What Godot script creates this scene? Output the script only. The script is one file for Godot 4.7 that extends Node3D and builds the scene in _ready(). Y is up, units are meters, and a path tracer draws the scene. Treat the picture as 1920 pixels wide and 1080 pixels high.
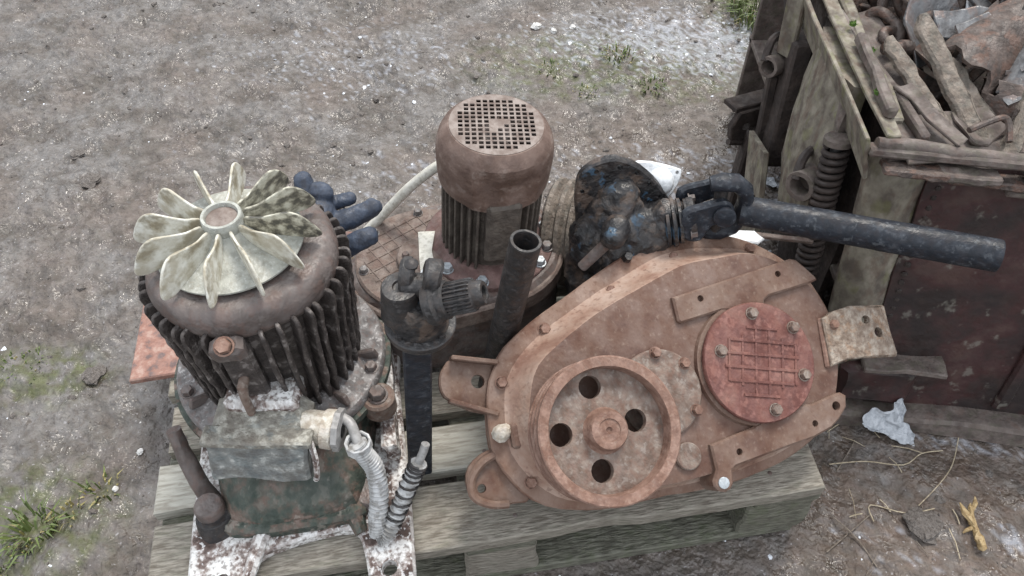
extends Node3D
# A pallet of old motors and gearboxes on a muddy yard, a scrap bin beside it.

# ---------------------------------------------------------------- geometry
class Geo:
	var t := PackedVector3Array()
	var c := PackedColorArray()
	var col := Color.WHITE
	var colored := false

	func tri(a: Vector3, b: Vector3, d: Vector3) -> void:
		t.push_back(a); t.push_back(b); t.push_back(d)
		if colored:
			c.push_back(col); c.push_back(col); c.push_back(col)

	func quad(a: Vector3, b: Vector3, d: Vector3, e: Vector3) -> void:
		tri(a, b, d); tri(a, d, e)

	func box(size: Vector3, xf := Transform3D(), bev := 0.0) -> Geo:
		var h := size / 2.0
		var b := minf(bev, minf(h.x, minf(h.y, h.z)) * 0.45)
		var poly := PackedVector2Array([Vector2(-h.x + b, -h.y), Vector2(h.x - b, -h.y), Vector2(h.x, -h.y + b), Vector2(h.x, h.y - b), Vector2(h.x - b, h.y), Vector2(-h.x + b, h.y), Vector2(-h.x, h.y - b), Vector2(-h.x, -h.y + b)])
		if b <= 0.0:
			poly = PackedVector2Array([Vector2(-h.x, -h.y), Vector2(h.x, -h.y), Vector2(h.x, h.y), Vector2(-h.x, h.y)])
		return prism(poly, -h.z, h.z, b, [], xf, true)

	# outline in xy, drawn out along z; holes are outlines too
	func prism(o: PackedVector2Array, z0: float, z1: float, bev := 0.0, holes := [], xf := Transform3D(), both := false) -> Geo:
		var n := o.size()
		o = o.duplicate()
		if Geometry2D.is_polygon_clockwise(o):
			o.reverse()
		var ins := PackedVector2Array()
		for i in n:
			var p := o[i]
			var e1 := (p - o[(i + n - 1) % n]).normalized()
			var e2 := (o[(i + 1) % n] - p).normalized()
			var n1 := Vector2(-e1.y, e1.x)
			var n2 := Vector2(-e2.y, e2.x)
			var m := n1 + n2
			ins.push_back(p + m / maxf(0.5, m.length_squared()) * 2.0 * bev)
		var zb := z0 + (bev if both else 0.0)
		for i in n:
			var j := (i + 1) % n
			quad(xf * v3(o[i], zb), xf * v3(o[i], z1 - bev), xf * v3(o[j], z1 - bev), xf * v3(o[j], zb))
			if bev > 0.0:
				quad(xf * v3(o[i], z1 - bev), xf * v3(ins[i], z1), xf * v3(ins[j], z1), xf * v3(o[j], z1 - bev))
				if both:
					quad(xf * v3(ins[i], z0), xf * v3(o[i], zb), xf * v3(o[j], zb), xf * v3(ins[j], z0))
		for p in caps(ins if bev > 0.0 else o, holes):
			tri(xf * v3(p[0], z1), xf * v3(p[1], z1), xf * v3(p[2], z1))
		for p in caps(ins if both and bev > 0.0 else o, holes):
			tri(xf * v3(p[0], z0), xf * v3(p[2], z0), xf * v3(p[1], z0))
		for h in holes:
			var k: int = h.size()
			for i in k:
				var j: int = (i + 1) % k
				quad(xf * v3(h[i], z0), xf * v3(h[j], z0), xf * v3(h[j], z1), xf * v3(h[i], z1))
		return self

	static func v3(p: Vector2, z: float) -> Vector3:
		return Vector3(p.x, p.y, z)

	static func caps(o: PackedVector2Array, holes: Array) -> Array:
		var out := []
		var s := 100.0
		var big := PackedVector2Array()
		for p in o:
			big.push_back(p * s)
		var pieces: Array = [big]
		if holes.size() > 0:
			var xs := []
			var hb := []
			for h in holes:
				var q := PackedVector2Array()
				var m := Vector2.ZERO
				for p in h:
					q.push_back(p * s)
					m += p * s / h.size()
				hb.push_back(q)
				xs.push_back(m.x)
			xs.sort()
			xs.push_front(-1000.0)
			xs.push_back(1000.0)
			pieces = []
			for i in xs.size() - 1:
				if xs[i + 1] - xs[i] < 1e-4:
					continue
				var strip := PackedVector2Array([Vector2(xs[i], -1000), Vector2(xs[i + 1], -1000), Vector2(xs[i + 1], 1000), Vector2(xs[i], 1000)])
				var got: Array = Geometry2D.intersect_polygons(big, strip)
				for h in hb:
					var next := []
					for g in got:
						next.append_array(Geometry2D.clip_polygons(g, h))
					got = next
				pieces.append_array(got)
		for g in pieces:
			var idx := Geometry2D.triangulate_polygon(g)
			for i in range(0, idx.size(), 3):
				var a: Vector2 = g[idx[i]] / s
				var b: Vector2 = g[idx[i + 1]] / s
				var d: Vector2 = g[idx[i + 2]] / s
				if (b - a).cross(d - a) > 0.0:
					out.push_back([a, d, b])
				else:
					out.push_back([a, b, d])
		return out

	# profile of (radius, height) turned round y
	func lathe(prof: Array, seg := 24, xf := Transform3D(), from := 0.0, to := TAU) -> Geo:
		for k in prof.size() - 1:
			var p: Vector2 = prof[k]
			var q: Vector2 = prof[k + 1]
			for i in seg:
				var a := from + (to - from) * i / seg
				var b := from + (to - from) * ((i + 1) % seg if to - from >= TAU - 0.001 else i + 1) / seg
				var pa := xf * Vector3(p.x * cos(a), p.y, p.x * sin(a))
				var pb := xf * Vector3(p.x * cos(b), p.y, p.x * sin(b))
				var qa := xf * Vector3(q.x * cos(a), q.y, q.x * sin(a))
				var qb := xf * Vector3(q.x * cos(b), q.y, q.x * sin(b))
				if p.x > 1e-6:
					tri(pa, pb, qb if q.x > 1e-6 else qa)
				if q.x > 1e-6:
					tri(pa, qb, qa)
		return self

	func loft(rings: Array, cap0 := true, cap1 := true) -> Geo:
		var n: int = rings[0].size()
		for k in rings.size() - 1:
			for i in n:
				var j := (i + 1) % n
				quad(rings[k][i], rings[k][j], rings[k + 1][j], rings[k + 1][i])
		for e in [[cap0, 0], [cap1, rings.size() - 1]]:
			if e[0]:
				var m := Vector3.ZERO
				for p in rings[e[1]]:
					m += p / n
				for i in n:
					tri(rings[e[1]][(i + 1) % n if e[1] == 0 else i], rings[e[1]][i if e[1] == 0 else (i + 1) % n], m)
		return self

	func tube(pts: Array, rad, seg := 10, caps_ := true, xf := Transform3D()) -> Geo:
		var rings := []
		var up := Vector3(0.31, 0.87, 0.38).normalized()
		for k in pts.size():
			var d: Vector3 = (pts[mini(k + 1, pts.size() - 1)] - pts[maxi(k - 1, 0)]).normalized()
			var x := up.cross(d)
			if x.length() < 0.05:
				x = Vector3.RIGHT.cross(d)
			x = x.normalized()
			var y := d.cross(x)
			up = y
			var rr: float = rad[k] if rad is Array or rad is PackedFloat32Array else rad
			var ring := PackedVector3Array()
			for i in seg:
				var a := TAU * i / seg
				ring.push_back(xf * (pts[k] + (x * cos(a) + y * sin(a)) * rr))
			rings.push_back(ring)
		return loft(rings, caps_, caps_)

	func subdiv(times := 1, longest := 0.0) -> Geo:
		for n in times:
			var o := PackedVector3Array()
			for i in range(0, t.size(), 3):
				var a := t[i]
				var b := t[i + 1]
				var d := t[i + 2]
				var ab := (a + b) / 2.0
				var bd := (b + d) / 2.0
				var da := (d + a) / 2.0
				o.append_array(PackedVector3Array([a, ab, da, ab, b, bd, da, bd, d, ab, bd, da]))
			t = o
		return self

	func bend(noise: FastNoiseLite, amp: float) -> Geo:
		for i in t.size():
			var p := t[i]
			t[i] = p + Vector3(noise.get_noise_3dv(p), noise.get_noise_3dv(p + Vector3(7, 3, 1)), noise.get_noise_3dv(p + Vector3(2, 9, 5))) * amp
		return self

	func moved(xf: Transform3D) -> Geo:
		for i in t.size():
			t[i] = xf * t[i]
		return self

	# blended capsules [a, b, radius a, radius b] meshed as surface nets
	func blob(parts: Array, cell: float, k: float, noise: FastNoiseLite = null, amp := 0.0) -> Geo:
		var lo := Vector3.INF
		var hi := -Vector3.INF
		for p in parts:
			var r := maxf(p[2], p[3]) + cell * 2.0 + amp
			for e in [p[0], p[1]]:
				lo = lo.min(e - Vector3.ONE * r)
				hi = hi.max(e + Vector3.ONE * r)
		var nx := int((hi.x - lo.x) / cell) + 2
		var ny := int((hi.y - lo.y) / cell) + 2
		var nz := int((hi.z - lo.z) / cell) + 2
		var f := PackedFloat32Array()
		f.resize(nx * ny * nz)
		f.fill(1.0)
		for p in parts:
			var a: Vector3 = p[0]
			var ab: Vector3 = p[1] - a
			var l2 := maxf(ab.length_squared(), 1e-9)
			var ra: float = p[2]
			var dr: float = p[3] - ra
			var r := maxf(p[2], p[3]) + k + cell * 2.0 + amp
			var l0: Vector3 = (a.min(p[1]) - Vector3.ONE * r - lo) / cell
			var l1: Vector3 = (a.max(p[1]) + Vector3.ONE * r - lo) / cell
			for z in range(maxi(0, int(l0.z)), mini(nz, int(l1.z) + 2)):
				for y in range(maxi(0, int(l0.y)), mini(ny, int(l1.y) + 2)):
					for x in range(maxi(0, int(l0.x)), mini(nx, int(l1.x) + 2)):
						var q := lo + Vector3(x, y, z) * cell
						var s := clampf((q - a).dot(ab) / l2, 0.0, 1.0)
						var d := (q - a - ab * s).length() - ra - dr * s
						var at := x + nx * (y + ny * z)
						var e := f[at]
						var h := maxf(k - absf(d - e), 0.0) / k
						f[at] = minf(d, e) - h * h * k * 0.25
		if noise:
			for z in nz:
				for y in ny:
					for x in nx:
						var at := x + nx * (y + ny * z)
						if absf(f[at]) < cell * 3.0 + amp:
							f[at] += noise.get_noise_3dv(lo + Vector3(x, y, z) * cell) * amp
		var vert := {}
		var strides := [1, nx, nx * ny]
		for z in nz - 1:
			for y in ny - 1:
				for x in nx - 1:
					var at := x + nx * (y + ny * z)
					var neg := 0
					for q in 8:
						if f[at + (q & 1) + (q >> 1 & 1) * nx + (q >> 2) * nx * ny] < 0.0:
							neg += 1
					if neg == 0 or neg == 8:
						continue
					var sum := Vector3.ZERO
					var cnt := 0
					for q in 8:
						for ax in 3:
							if q >> ax & 1:
								continue
							var q2: int = q | (1 << ax)
							var a0 := f[at + (q & 1) + (q >> 1 & 1) * nx + (q >> 2) * nx * ny]
							var a1 := f[at + (q2 & 1) + (q2 >> 1 & 1) * nx + (q2 >> 2) * nx * ny]
							if (a0 < 0.0) != (a1 < 0.0):
								var pa := Vector3(q & 1, q >> 1 & 1, q >> 2)
								var pb := Vector3(q2 & 1, q2 >> 1 & 1, q2 >> 2)
								sum += pa.lerp(pb, a0 / (a0 - a1))
								cnt += 1
					vert[at] = lo + (Vector3(x, y, z) + sum / cnt) * cell
		for at in vert:
			for ax in 3:
				var s1: int = strides[(ax + 1) % 3]
				var s2: int = strides[(ax + 2) % 3]
				var a0 := f[at]
				var a1 := f[at + strides[ax]]
				if (a0 < 0.0) == (a1 < 0.0):
					continue
				if not (vert.has(at - s1) and vert.has(at - s2) and vert.has(at - s1 - s2)):
					continue
				if a0 < 0.0:
					quad(vert[at], vert[at - s2], vert[at - s1 - s2], vert[at - s1])
				else:
					quad(vert[at], vert[at - s1], vert[at - s1 - s2], vert[at - s2])
		return self

	func mesh(angle := 40.0) -> ArrayMesh:
		var n := t.size()
		var lim := cos(deg_to_rad(angle))
		var fn := PackedVector3Array()
		var at := {}
		for i in range(0, n, 3):
			var k := (t[i + 2] - t[i]).cross(t[i + 1] - t[i])
			fn.push_back(k)
			for j in 3:
				var key := Vector3i((t[i + j] * 50000.0).round())
				if at.has(key):
					at[key].push_back(i / 3)
				else:
					at[key] = PackedInt32Array([i / 3])
		var unit := PackedVector3Array()
		for k in fn:
			unit.push_back(k.normalized())
		var nn := PackedVector3Array()
		nn.resize(n)
		for i in n:
			var key := Vector3i((t[i] * 50000.0).round())
			var u := unit[i / 3]
			var s := Vector3.ZERO
			for q in at[key]:
				if unit[q].dot(u) > lim:
					s += fn[q]
			nn[i] = s.normalized() if s.length_squared() > 0.0 else Vector3.UP
		var a := []
		a.resize(Mesh.ARRAY_MAX)
		a[Mesh.ARRAY_VERTEX] = t
		a[Mesh.ARRAY_NORMAL] = nn
		if colored:
			a[Mesh.ARRAY_COLOR] = c
		var m := ArrayMesh.new()
		m.add_surface_from_arrays(Mesh.PRIMITIVE_TRIANGLES, a)
		return m


var M := {}
var rng := RandomNumberGenerator.new()
var lump := FastNoiseLite.new()
var soft := FastNoiseLite.new()
var fine := FastNoiseLite.new()
var clods := FastNoiseLite.new()


# ---------------------------------------------------------------- naming
func part(called: String, g: Geo, m: Material, parent: Node3D, angle := 40.0) -> MeshInstance3D:
	var o := MeshInstance3D.new()
	o.mesh = g.mesh(angle)
	o.material_override = null
	o.set_surface_override_material(0, m)
	o.name = called
	parent.add_child(o, true)
	return o

func again(called: String, src: MeshInstance3D, parent: Node3D, xf := Transform3D()) -> MeshInstance3D:
	var o := MeshInstance3D.new()
	o.mesh = src.mesh
	o.set_surface_override_material(0, src.get_surface_override_material(0))
	o.name = called
	parent.add_child(o, true)
	o.transform = xf
	return o

func tag(o: Node, label: String, category: String, group := "") -> void:
	o.set_meta("label", label)
	o.set_meta("category", category)
	if group:
		o.set_meta("group", group)

func thing(called: String, label: String, category: String, at := Vector3.ZERO, turn := 0.0, group := "") -> Node3D:
	var o := Node3D.new()
	o.name = called
	add_child(o, true)
	o.position = at
	o.rotation_degrees.y = turn
	tag(o, label, category, group)
	return o

func whole(called: String, g: Geo, m: Material, label: String, category: String, group := "", angle := 40.0) -> MeshInstance3D:
	var o := part(called, g, m, self, angle)
	tag(o, label, category, group)
	return o

func ax(at: Vector3, dir: Vector3) -> Transform3D:
	var y := dir.normalized()
	var x := y.cross(Vector3(0.12, 0.3, 0.95)).normalized()
	return Transform3D(Basis(x, y, x.cross(y)), at)

# x stays x, the drawn-out direction points up
func flat(at := Vector3.ZERO) -> Transform3D:
	return Transform3D(Basis(Vector3.RIGHT, Vector3(0, 0, -1), Vector3.UP), at)

func ring2(at: Vector2, r: float, n := 12) -> PackedVector2Array:
	var o := PackedVector2Array()
	for i in n:
		o.push_back(at + Vector2.from_angle(TAU * i / n) * r)
	return o

func poly(a: Array) -> PackedVector2Array:
	var o := PackedVector2Array()
	for i in range(0, a.size(), 2):
		o.push_back(Vector2(a[i], a[i + 1]))
	return o

func smooth(o: PackedVector2Array, k := 3) -> PackedVector2Array:
	var out := PackedVector2Array()
	var n := o.size()
	for i in n:
		for j in k:
			out.push_back(o[i].cubic_interpolate(o[(i + 1) % n], o[(i + n - 1) % n], o[(i + 2) % n], float(j) / k))
	return out

func spline(pts: Array, k := 6) -> Array:
	var out := []
	for i in pts.size() - 1:
		for j in k:
			out.push_back(pts[i].cubic_interpolate(pts[i + 1], pts[maxi(i - 1, 0)], pts[mini(i + 2, pts.size() - 1)], float(j) / k))
	out.push_back(pts[-1])
	return out

# where the ray from c at each angle leaves the outline
func by_angle(o: PackedVector2Array, c: Vector2, n: int) -> PackedVector2Array:
	var out := PackedVector2Array()
	for i in n:
		var d := Vector2.from_angle(TAU * i / n)
		var best := 0.0
		for j in o.size():
			var hit = Geometry2D.segment_intersects_segment(c * 100.0, (c + d * 2.0) * 100.0, o[j] * 100.0, o[(j + 1) % o.size()] * 100.0)
			if hit != null:
				best = maxf(best, (hit / 100.0 - c).length())
		out.push_back(c + d * best)
	return out

func bolt_shape(r: float, h: float, xf: Transform3D) -> Geo:
	return Geo.new().lathe([Vector2(r * 1.25, 0), Vector2(r * 1.25, h * 0.18), Vector2(r * 1.02, h * 0.2)], 14, xf).lathe([Vector2(r, h * 0.18), Vector2(r, h * 0.85), Vector2(r * 0.85, h), Vector2(0, h)], 6, xf)


# ---------------------------------------------------------------- materials
func c8(r: int, g: int, b: int, a := 1.0) -> Color:
	return Color(r / 255.0, g / 255.0, b / 255.0, a)

func noise_tex(cols: Array, freq: float, oct: int, sd: int, size := 512, kind := FastNoiseLite.TYPE_SIMPLEX_SMOOTH, fractal := FastNoiseLite.FRACTAL_FBM) -> NoiseTexture2D:
	var n := FastNoiseLite.new()
	n.noise_type = kind
	n.frequency = freq
	n.fractal_type = fractal
	n.fractal_octaves = oct
	n.fractal_gain = 0.6
	n.seed = sd
	var g := Gradient.new()
	g.offsets = PackedFloat32Array()
	var offs := PackedFloat32Array()
	var cc := PackedColorArray()
	for e in cols:
		offs.push_back(e[0])
		cc.push_back(e[1])
	g.offsets = offs
	g.colors = cc
	var t := NoiseTexture2D.new()
	t.width = size
	t.height = size
	t.seamless = true
	t.noise = n
	t.color_ramp = g
	return t

func calm(k: Color, sat: float) -> Color:
	var g := k.r * 0.35 + k.g * 0.45 + k.b * 0.2
	return Color(lerpf(g, k.r, sat), lerpf(g, k.g, sat), lerpf(g, k.b, sat), k.a)

func grey_ramp(lo: float, hi: float, a := 0.25, b := 0.75) -> Array:
	return [[a, Color(lo, lo, lo)], [b, Color(hi, hi, hi)]]

# cols: base ramp; d: second ramp with alpha laid over it at its own scale
func mat(key: String, cols: Array, opt := {}) -> StandardMaterial3D:
	var sd: int = key.hash() % 1000
	var m := StandardMaterial3D.new()
	m.resource_name = key
	var flatten: float = opt.get("flat", 0.4)
	var sat: float = opt.get("sat", 0.74)
	var mid: Color = cols[cols.size() / 2][1]
	var tuned := []
	for e in cols:
		tuned.push_back([e[0], calm(e[1].lerp(mid, flatten), sat)])
	m.albedo_texture = noise_tex(tuned, opt.get("f", 0.012), opt.get("o", 5), sd)
	m.uv1_triplanar = true
	m.uv1_world_triplanar = opt.get("world", true)
	m.uv1_triplanar_sharpness = 4.0
	m.uv2_triplanar = true
	m.uv2_world_triplanar = m.uv1_world_triplanar
	m.uv2_triplanar_sharpness = 4.0
	var s = opt.get("s", 3.0)
	m.uv1_scale = s if s is Vector3 else Vector3.ONE * s
	var rl: Array = opt.get("r", [0.6, 0.95])
	m.roughness = rl[1]
	m.roughness_texture = shared("rough", grey_ramp(0.62, 1.0, 0.3, 0.7), 0.02, 3)
	m.metallic = opt.get("metal", 0.0)
	m.metallic_specular = opt.get("spec", 0.5)
	if opt.get("b", 0.0) > 0.0:
		m.heightmap_enabled = true
		var bf: float = opt.get("bf", 0.05)
		m.heightmap_texture = shared("height%d" % (0 if bf < 0.025 else 1 if bf < 0.055 else 2), grey_ramp(0.0, 1.0, 0.2, 0.8), 0.02 if bf < 0.025 else 0.04 if bf < 0.055 else 0.075, 5)
		m.heightmap_scale = opt.b
	if opt.has("d"):
		m.detail_enabled = true
		m.detail_uv_layer = BaseMaterial3D.DETAIL_UV_2
		var over := []
		for e in opt.d:
			var k := calm(e[1], sat)
			k.a = e[1].a * float(opt.get("da", 0.45))
			over.push_back([e[0], k])
		m.detail_albedo = noise_tex(over, opt.get("df", 0.02), opt.get("do", 5), sd + 3)
		var ds = opt.get("ds", 5.0)
		m.uv2_scale = ds if ds is Vector3 else Vector3.ONE * ds
	if opt.get("vc", false):
		m.vertex_color_use_as_albedo = true
	M[key] = m
	return m

var kept := {}

func shared(key: String, cols: Array, freq: float, oct: int) -> NoiseTexture2D:
	if not kept.has(key):
		kept[key] = noise_tex(cols, freq, oct, key.hash() % 997)
	return kept[key]

func materials() -> void:
	mat("rust", [[0.22, c8(136, 104, 90)], [0.42, c8(160, 132, 117)], [0.58, c8(170, 146, 132)], [0.8, c8(184, 164, 152)]], {"f": 0.01, "o": 6, "s": 2.6, "b": 0.05, "bf": 0.06, "r": [0.6, 0.9], "vc": true, "flat": 0.0, "sat": 1.0, "da": 0.5,
		"d": [[0.24, c8(84, 56, 44, 0.9)], [0.38, c8(100, 68, 54, 0.0)], [0.66, c8(180, 162, 146, 0.0)], [0.86, c8(190, 174, 158, 0.35)]], "df": 0.05, "do": 6, "ds": 3.6})
	var rp: StandardMaterial3D = M.rust.duplicate()
	rp.albedo_color = Color(0.65, 0.615, 0.595)
	rp.vertex_color_use_as_albedo = false
	M.rust_part = rp
	mat("rust_deep", [[0.25, c8(104, 76, 64)], [0.5, c8(126, 98, 85)], [0.75, c8(146, 118, 105)]], {"f": 0.02, "o": 6, "s": 4.0, "b": 0.06, "bf": 0.08, "r": [0.6, 0.95], "flat": 0.25, "sat": 1.0, "da": 0.25,
		"d": [[0.35, c8(70, 42, 34, 0.7)], [0.45, c8(90, 52, 40, 0.0)], [0.62, c8(176, 160, 144, 0.0)], [0.72, c8(180, 164, 150, 0.6)]], "df": 0.04, "ds": 6.0})
	mat("rust_web", [[0.25, c8(92, 76, 67)], [0.5, c8(114, 99, 90)], [0.75, c8(132, 118, 108)]], {"f": 0.02, "o": 6, "s": 4.0, "b": 0.07, "bf": 0.09, "flat": 0.2, "sat": 1.0, "da": 0.35,
		"d": [[0.35, c8(110, 70, 54, 0.75)], [0.48, c8(110, 70, 54, 0.0)], [0.66, c8(170, 166, 160, 0.0)], [0.76, c8(176, 172, 166, 0.7)]], "df": 0.03, "ds": 5.0})
	mat("rust_dark", [[0.25, c8(72, 62, 58)], [0.5, c8(98, 90, 87)], [0.75, c8(120, 110, 106)]], {"f": 0.014, "o": 6, "s": 3.4, "b": 0.05, "bf": 0.07, "r": [0.4, 0.7], "sat": 1.0,
		"d": [[0.35, c8(104, 74, 62, 0.6)], [0.47, c8(104, 74, 62, 0.0)], [0.66, c8(140, 136, 132, 0.0)], [0.76, c8(146, 140, 136, 0.5)]], "df": 0.02, "ds": 4.0})
	mat("hood", [[0.25, c8(80, 62, 54)], [0.5, c8(106, 87, 78)], [0.75, c8(126, 107, 98)]], {"f": 0.012, "o": 6, "s": 3.4, "b": 0.04, "bf": 0.08, "r": [0.5, 0.8], "sat": 1.0,
		"d": [[0.33, c8(70, 52, 46, 0.7)], [0.46, c8(84, 58, 46, 0.0)], [0.62, c8(156, 140, 130, 0.0)], [0.74, c8(164, 150, 142, 0.6)]], "df": 0.02, "ds": 3.4})
	mat("hood_top", [[0.25, c8(104, 86, 77)], [0.5, c8(128, 112, 103)], [0.75, c8(150, 137, 128)]], {"f": 0.02, "s": 4.0, "b": 0.04, "bf": 0.08,
		"d": [[0.35, c8(100, 76, 64, 0.7)], [0.46, c8(100, 76, 64, 0.0)]], "df": 0.03, "ds": 5.0})
	mat("fin", [[0.25, c8(44, 38, 36)], [0.5, c8(60, 52, 49)], [0.66, c8(84, 75, 71)], [0.76, c8(150, 143, 139)]], {"f": 0.02, "s": 4.0, "b": 0.08, "bf": 0.08, "r": [0.4, 0.75]})
	mat("fin_olive", [[0.25, c8(66, 57, 50)], [0.5, c8(90, 80, 71)], [0.75, c8(112, 101, 90)]], {"f": 0.02, "s": 4.0, "b": 0.06, "bf": 0.08})
	mat("red_paint", [[0.25, c8(88, 52, 46)], [0.5, c8(104, 65, 58)], [0.75, c8(118, 84, 75)]], {"f": 0.008, "o": 6, "s": 4.0, "b": 0.05, "bf": 0.06, "r": [0.6, 0.85], "sat": 1.0, "flat": 0.0, "da": 0.5,
		"d": [[0.3, c8(124, 84, 74, 0.8)], [0.44, c8(124, 84, 74, 0.0)], [0.62, c8(160, 110, 100, 0.0)], [0.75, c8(165, 120, 108, 0.6)]], "df": 0.02, "ds": 5.0})
	mat("pink_paint", [[0.3, c8(90, 62, 57)], [0.5, c8(110, 78, 73)], [0.7, c8(126, 97, 90)]], {"f": 0.016, "s": 4.0, "b": 0.05, "bf": 0.06,
		"d": [[0.38, c8(92, 74, 66, 0.8)], [0.5, c8(92, 74, 66, 0.0)]], "df": 0.02, "ds": 4.0})
	mat("tan_iron", [[0.25, c8(86, 70, 62)], [0.5, c8(116, 98, 88)], [0.75, c8(140, 122, 110)]], {"f": 0.016, "s": 4.0, "b": 0.06, "bf": 0.06,
		"d": [[0.35, c8(110, 70, 58, 0.6)], [0.48, c8(110, 70, 58, 0.0)]], "df": 0.02, "ds": 4.0})
	mat("orange_board", [[0.25, c8(100, 84, 84)], [0.42, c8(142, 98, 84)], [0.6, c8(158, 110, 94)], [0.8, c8(172, 138, 124)]], {"f": 0.014, "s": 5.0, "b": 0.05, "bf": 0.06, "flat": 0.15})
	mat("green_paint", [[0.3, c8(50, 60, 53)], [0.46, c8(66, 76, 68)], [0.56, c8(84, 80, 70)], [0.66, c8(100, 78, 68)], [0.78, c8(122, 104, 94)]], {"f": 0.014, "s": 3.6, "b": 0.08, "bf": 0.06, "r": [0.45, 0.8], "flat": 0.1, "sat": 0.9, "da": 0.7,
		"d": [[0.30, c8(38, 52, 46, 0.85)], [0.42, c8(46, 60, 54, 0.0)], [0.66, c8(150, 142, 132, 0.0)], [0.76, c8(160, 152, 142, 0.6)]], "df": 0.016, "ds": 4.0})
	mat("white_chips", [[0.22, c8(70, 57, 52)], [0.33, c8(98, 82, 77)], [0.42, c8(146, 134, 128)], [0.52, c8(200, 197, 194)], [0.8, c8(224, 224, 222)]], {"flat": 0.0, "da": 0.7, "f": 0.011, "o": 7, "s": 3.4, "b": 0.12, "bf": 0.05, "r": [0.35, 0.8], "sat": 1.0,
		"d": [[0.34, c8(78, 60, 54, 0.9)], [0.42, c8(78, 60, 54, 0.0)], [0.6, c8(235, 235, 235, 0.0)], [0.66, c8(235, 235, 235, 0.9)]], "df": 0.06, "ds": 4.0})
	mat("grey_flange", [[0.3, c8(84, 78, 76)], [0.5, c8(116, 111, 109)], [0.7, c8(140, 135, 133)]], {"f": 0.02, "s": 4.0, "b": 0.06, "bf": 0.06, "r": [0.25, 0.75],
		"d": [[0.32, c8(112, 78, 66, 0.8)], [0.44, c8(112, 78, 66, 0.0)], [0.68, c8(210, 206, 204, 0.0)], [0.74, c8(214, 210, 208, 0.8)]], "df": 0.03, "ds": 5.0})
	mat("alloy", [[0.25, c8(88, 82, 74)], [0.45, c8(116, 110, 100)], [0.58, c8(134, 130, 118)], [0.75, c8(196, 194, 182)]], {"f": 0.02, "s": 4.5, "b": 0.1, "bf": 0.06, "r": [0.4, 0.8],
		"d": [[0.3, c8(92, 78, 66, 0.7)], [0.44, c8(92, 78, 66, 0.0)], [0.6, c8(100, 120, 124, 0.0)], [0.72, c8(98, 116, 122, 0.7)]], "df": 0.014, "ds": 4.0})
	mat("alloy_blue", [[0.25, c8(82, 84, 84)], [0.5, c8(116, 120, 118)], [0.68, c8(140, 142, 138)], [0.78, c8(200, 202, 196)]], {"f": 0.016, "s": 4.5, "b": 0.08, "bf": 0.06,
		"d": [[0.34, c8(92, 84, 74, 0.8)], [0.46, c8(92, 84, 74, 0.0)], [0.62, c8(90, 112, 116, 0.0)], [0.74, c8(88, 110, 116, 0.6)]], "df": 0.012, "ds": 4.0})
	mat("plaster", [[0.3, c8(170, 158, 138)], [0.5, c8(200, 192, 176)], [0.7, c8(216, 210, 200)]], {"f": 0.03, "s": 5.0, "b": 0.08, "bf": 0.08,
		"d": [[0.38, c8(140, 108, 84, 0.7)], [0.5, c8(140, 108, 84, 0.0)]], "df": 0.02, "ds": 5.0})
	mat("scale_plate", [[0.26, c8(98, 74, 58)], [0.42, c8(122, 100, 83)], [0.58, c8(142, 124, 107)], [0.8, c8(172, 160, 145)]], {"f": 0.03, "s": 4.5, "b": 0.12, "bf": 0.06, "r": [0.6, 0.95],
		"d": [[0.3, c8(150, 100, 58, 0.8)], [0.42, c8(150, 100, 58, 0.0)]], "df": 0.02, "ds": 5.0})
	mat("cream", [[0.28, c8(182, 174, 152)], [0.5, c8(206, 203, 188)], [0.75, c8(222, 222, 212)]], {"f": 0.012, "s": 6.0, "b": 0.02, "bf": 0.06, "r": [0.3, 0.55], "flat": 0.1, "da": 0.8,
		"d": [[0.25, c8(120, 104, 70, 0.9)], [0.45, c8(150, 136, 100, 0.4)], [0.58, c8(160, 148, 112, 0.0)]], "df": 0.012, "ds": 5.0})
	mat("cream_grimy", [[0.28, c8(84, 82, 72)], [0.46, c8(138, 133, 114)], [0.64, c8(190, 186, 164)], [0.8, c8(210, 208, 188)]], {"f": 0.012, "flat": 0.0, "s": 8.0, "b": 0.02, "bf": 0.06, "r": [0.3, 0.55]})
	mat("disc", [[0.3, c8(140, 142, 132)], [0.5, c8(166, 168, 158)], [0.75, c8(182, 184, 174)]], {"f": 0.02, "s": 6.0, "b": 0.02, "bf": 0.06, "r": [0.3, 0.5],
		"d": [[0.3, c8(130, 116, 92, 0.6)], [0.42, c8(130, 116, 92, 0.0)], [0.7, c8(216, 218, 214, 0.0)], [0.75, c8(216, 218, 214, 0.8)]], "df": 0.06, "ds": 5.0})
	mat("black", [[0.3, c8(34, 32, 33)], [0.5, c8(46, 44, 45)], [0.72, c8(66, 63, 63)]], {"f": 0.02, "s": 4.0, "b": 0.05, "bf": 0.07, "r": [0.35, 0.65],
		"d": [[0.36, c8(72, 58, 50, 0.8)], [0.47, c8(72, 58, 50, 0.0)], [0.70, c8(110, 108, 108, 0.0)], [0.76, c8(120, 116, 116, 0.5)]], "df": 0.03, "ds": 4.0})
	mat("black_blue", [[0.3, c8(24, 27, 32)], [0.5, c8(33, 36, 43)], [0.68, c8(44, 48, 55)], [0.8, c8(78, 82, 88)]], {"f": 0.02, "s": Vector3(4, 6, 6), "b": 0.02, "bf": 0.07, "r": [0.34, 0.55], "spec": 0.35, "sat": 1.0, "da": 0.25,
		"d": [[0.34, c8(60, 50, 48, 0.7)], [0.46, c8(60, 50, 48, 0.0)], [0.70, c8(150, 156, 160, 0.0)], [0.78, c8(156, 160, 164, 0.6)]], "df": 0.03, "ds": 4.0})
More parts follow.
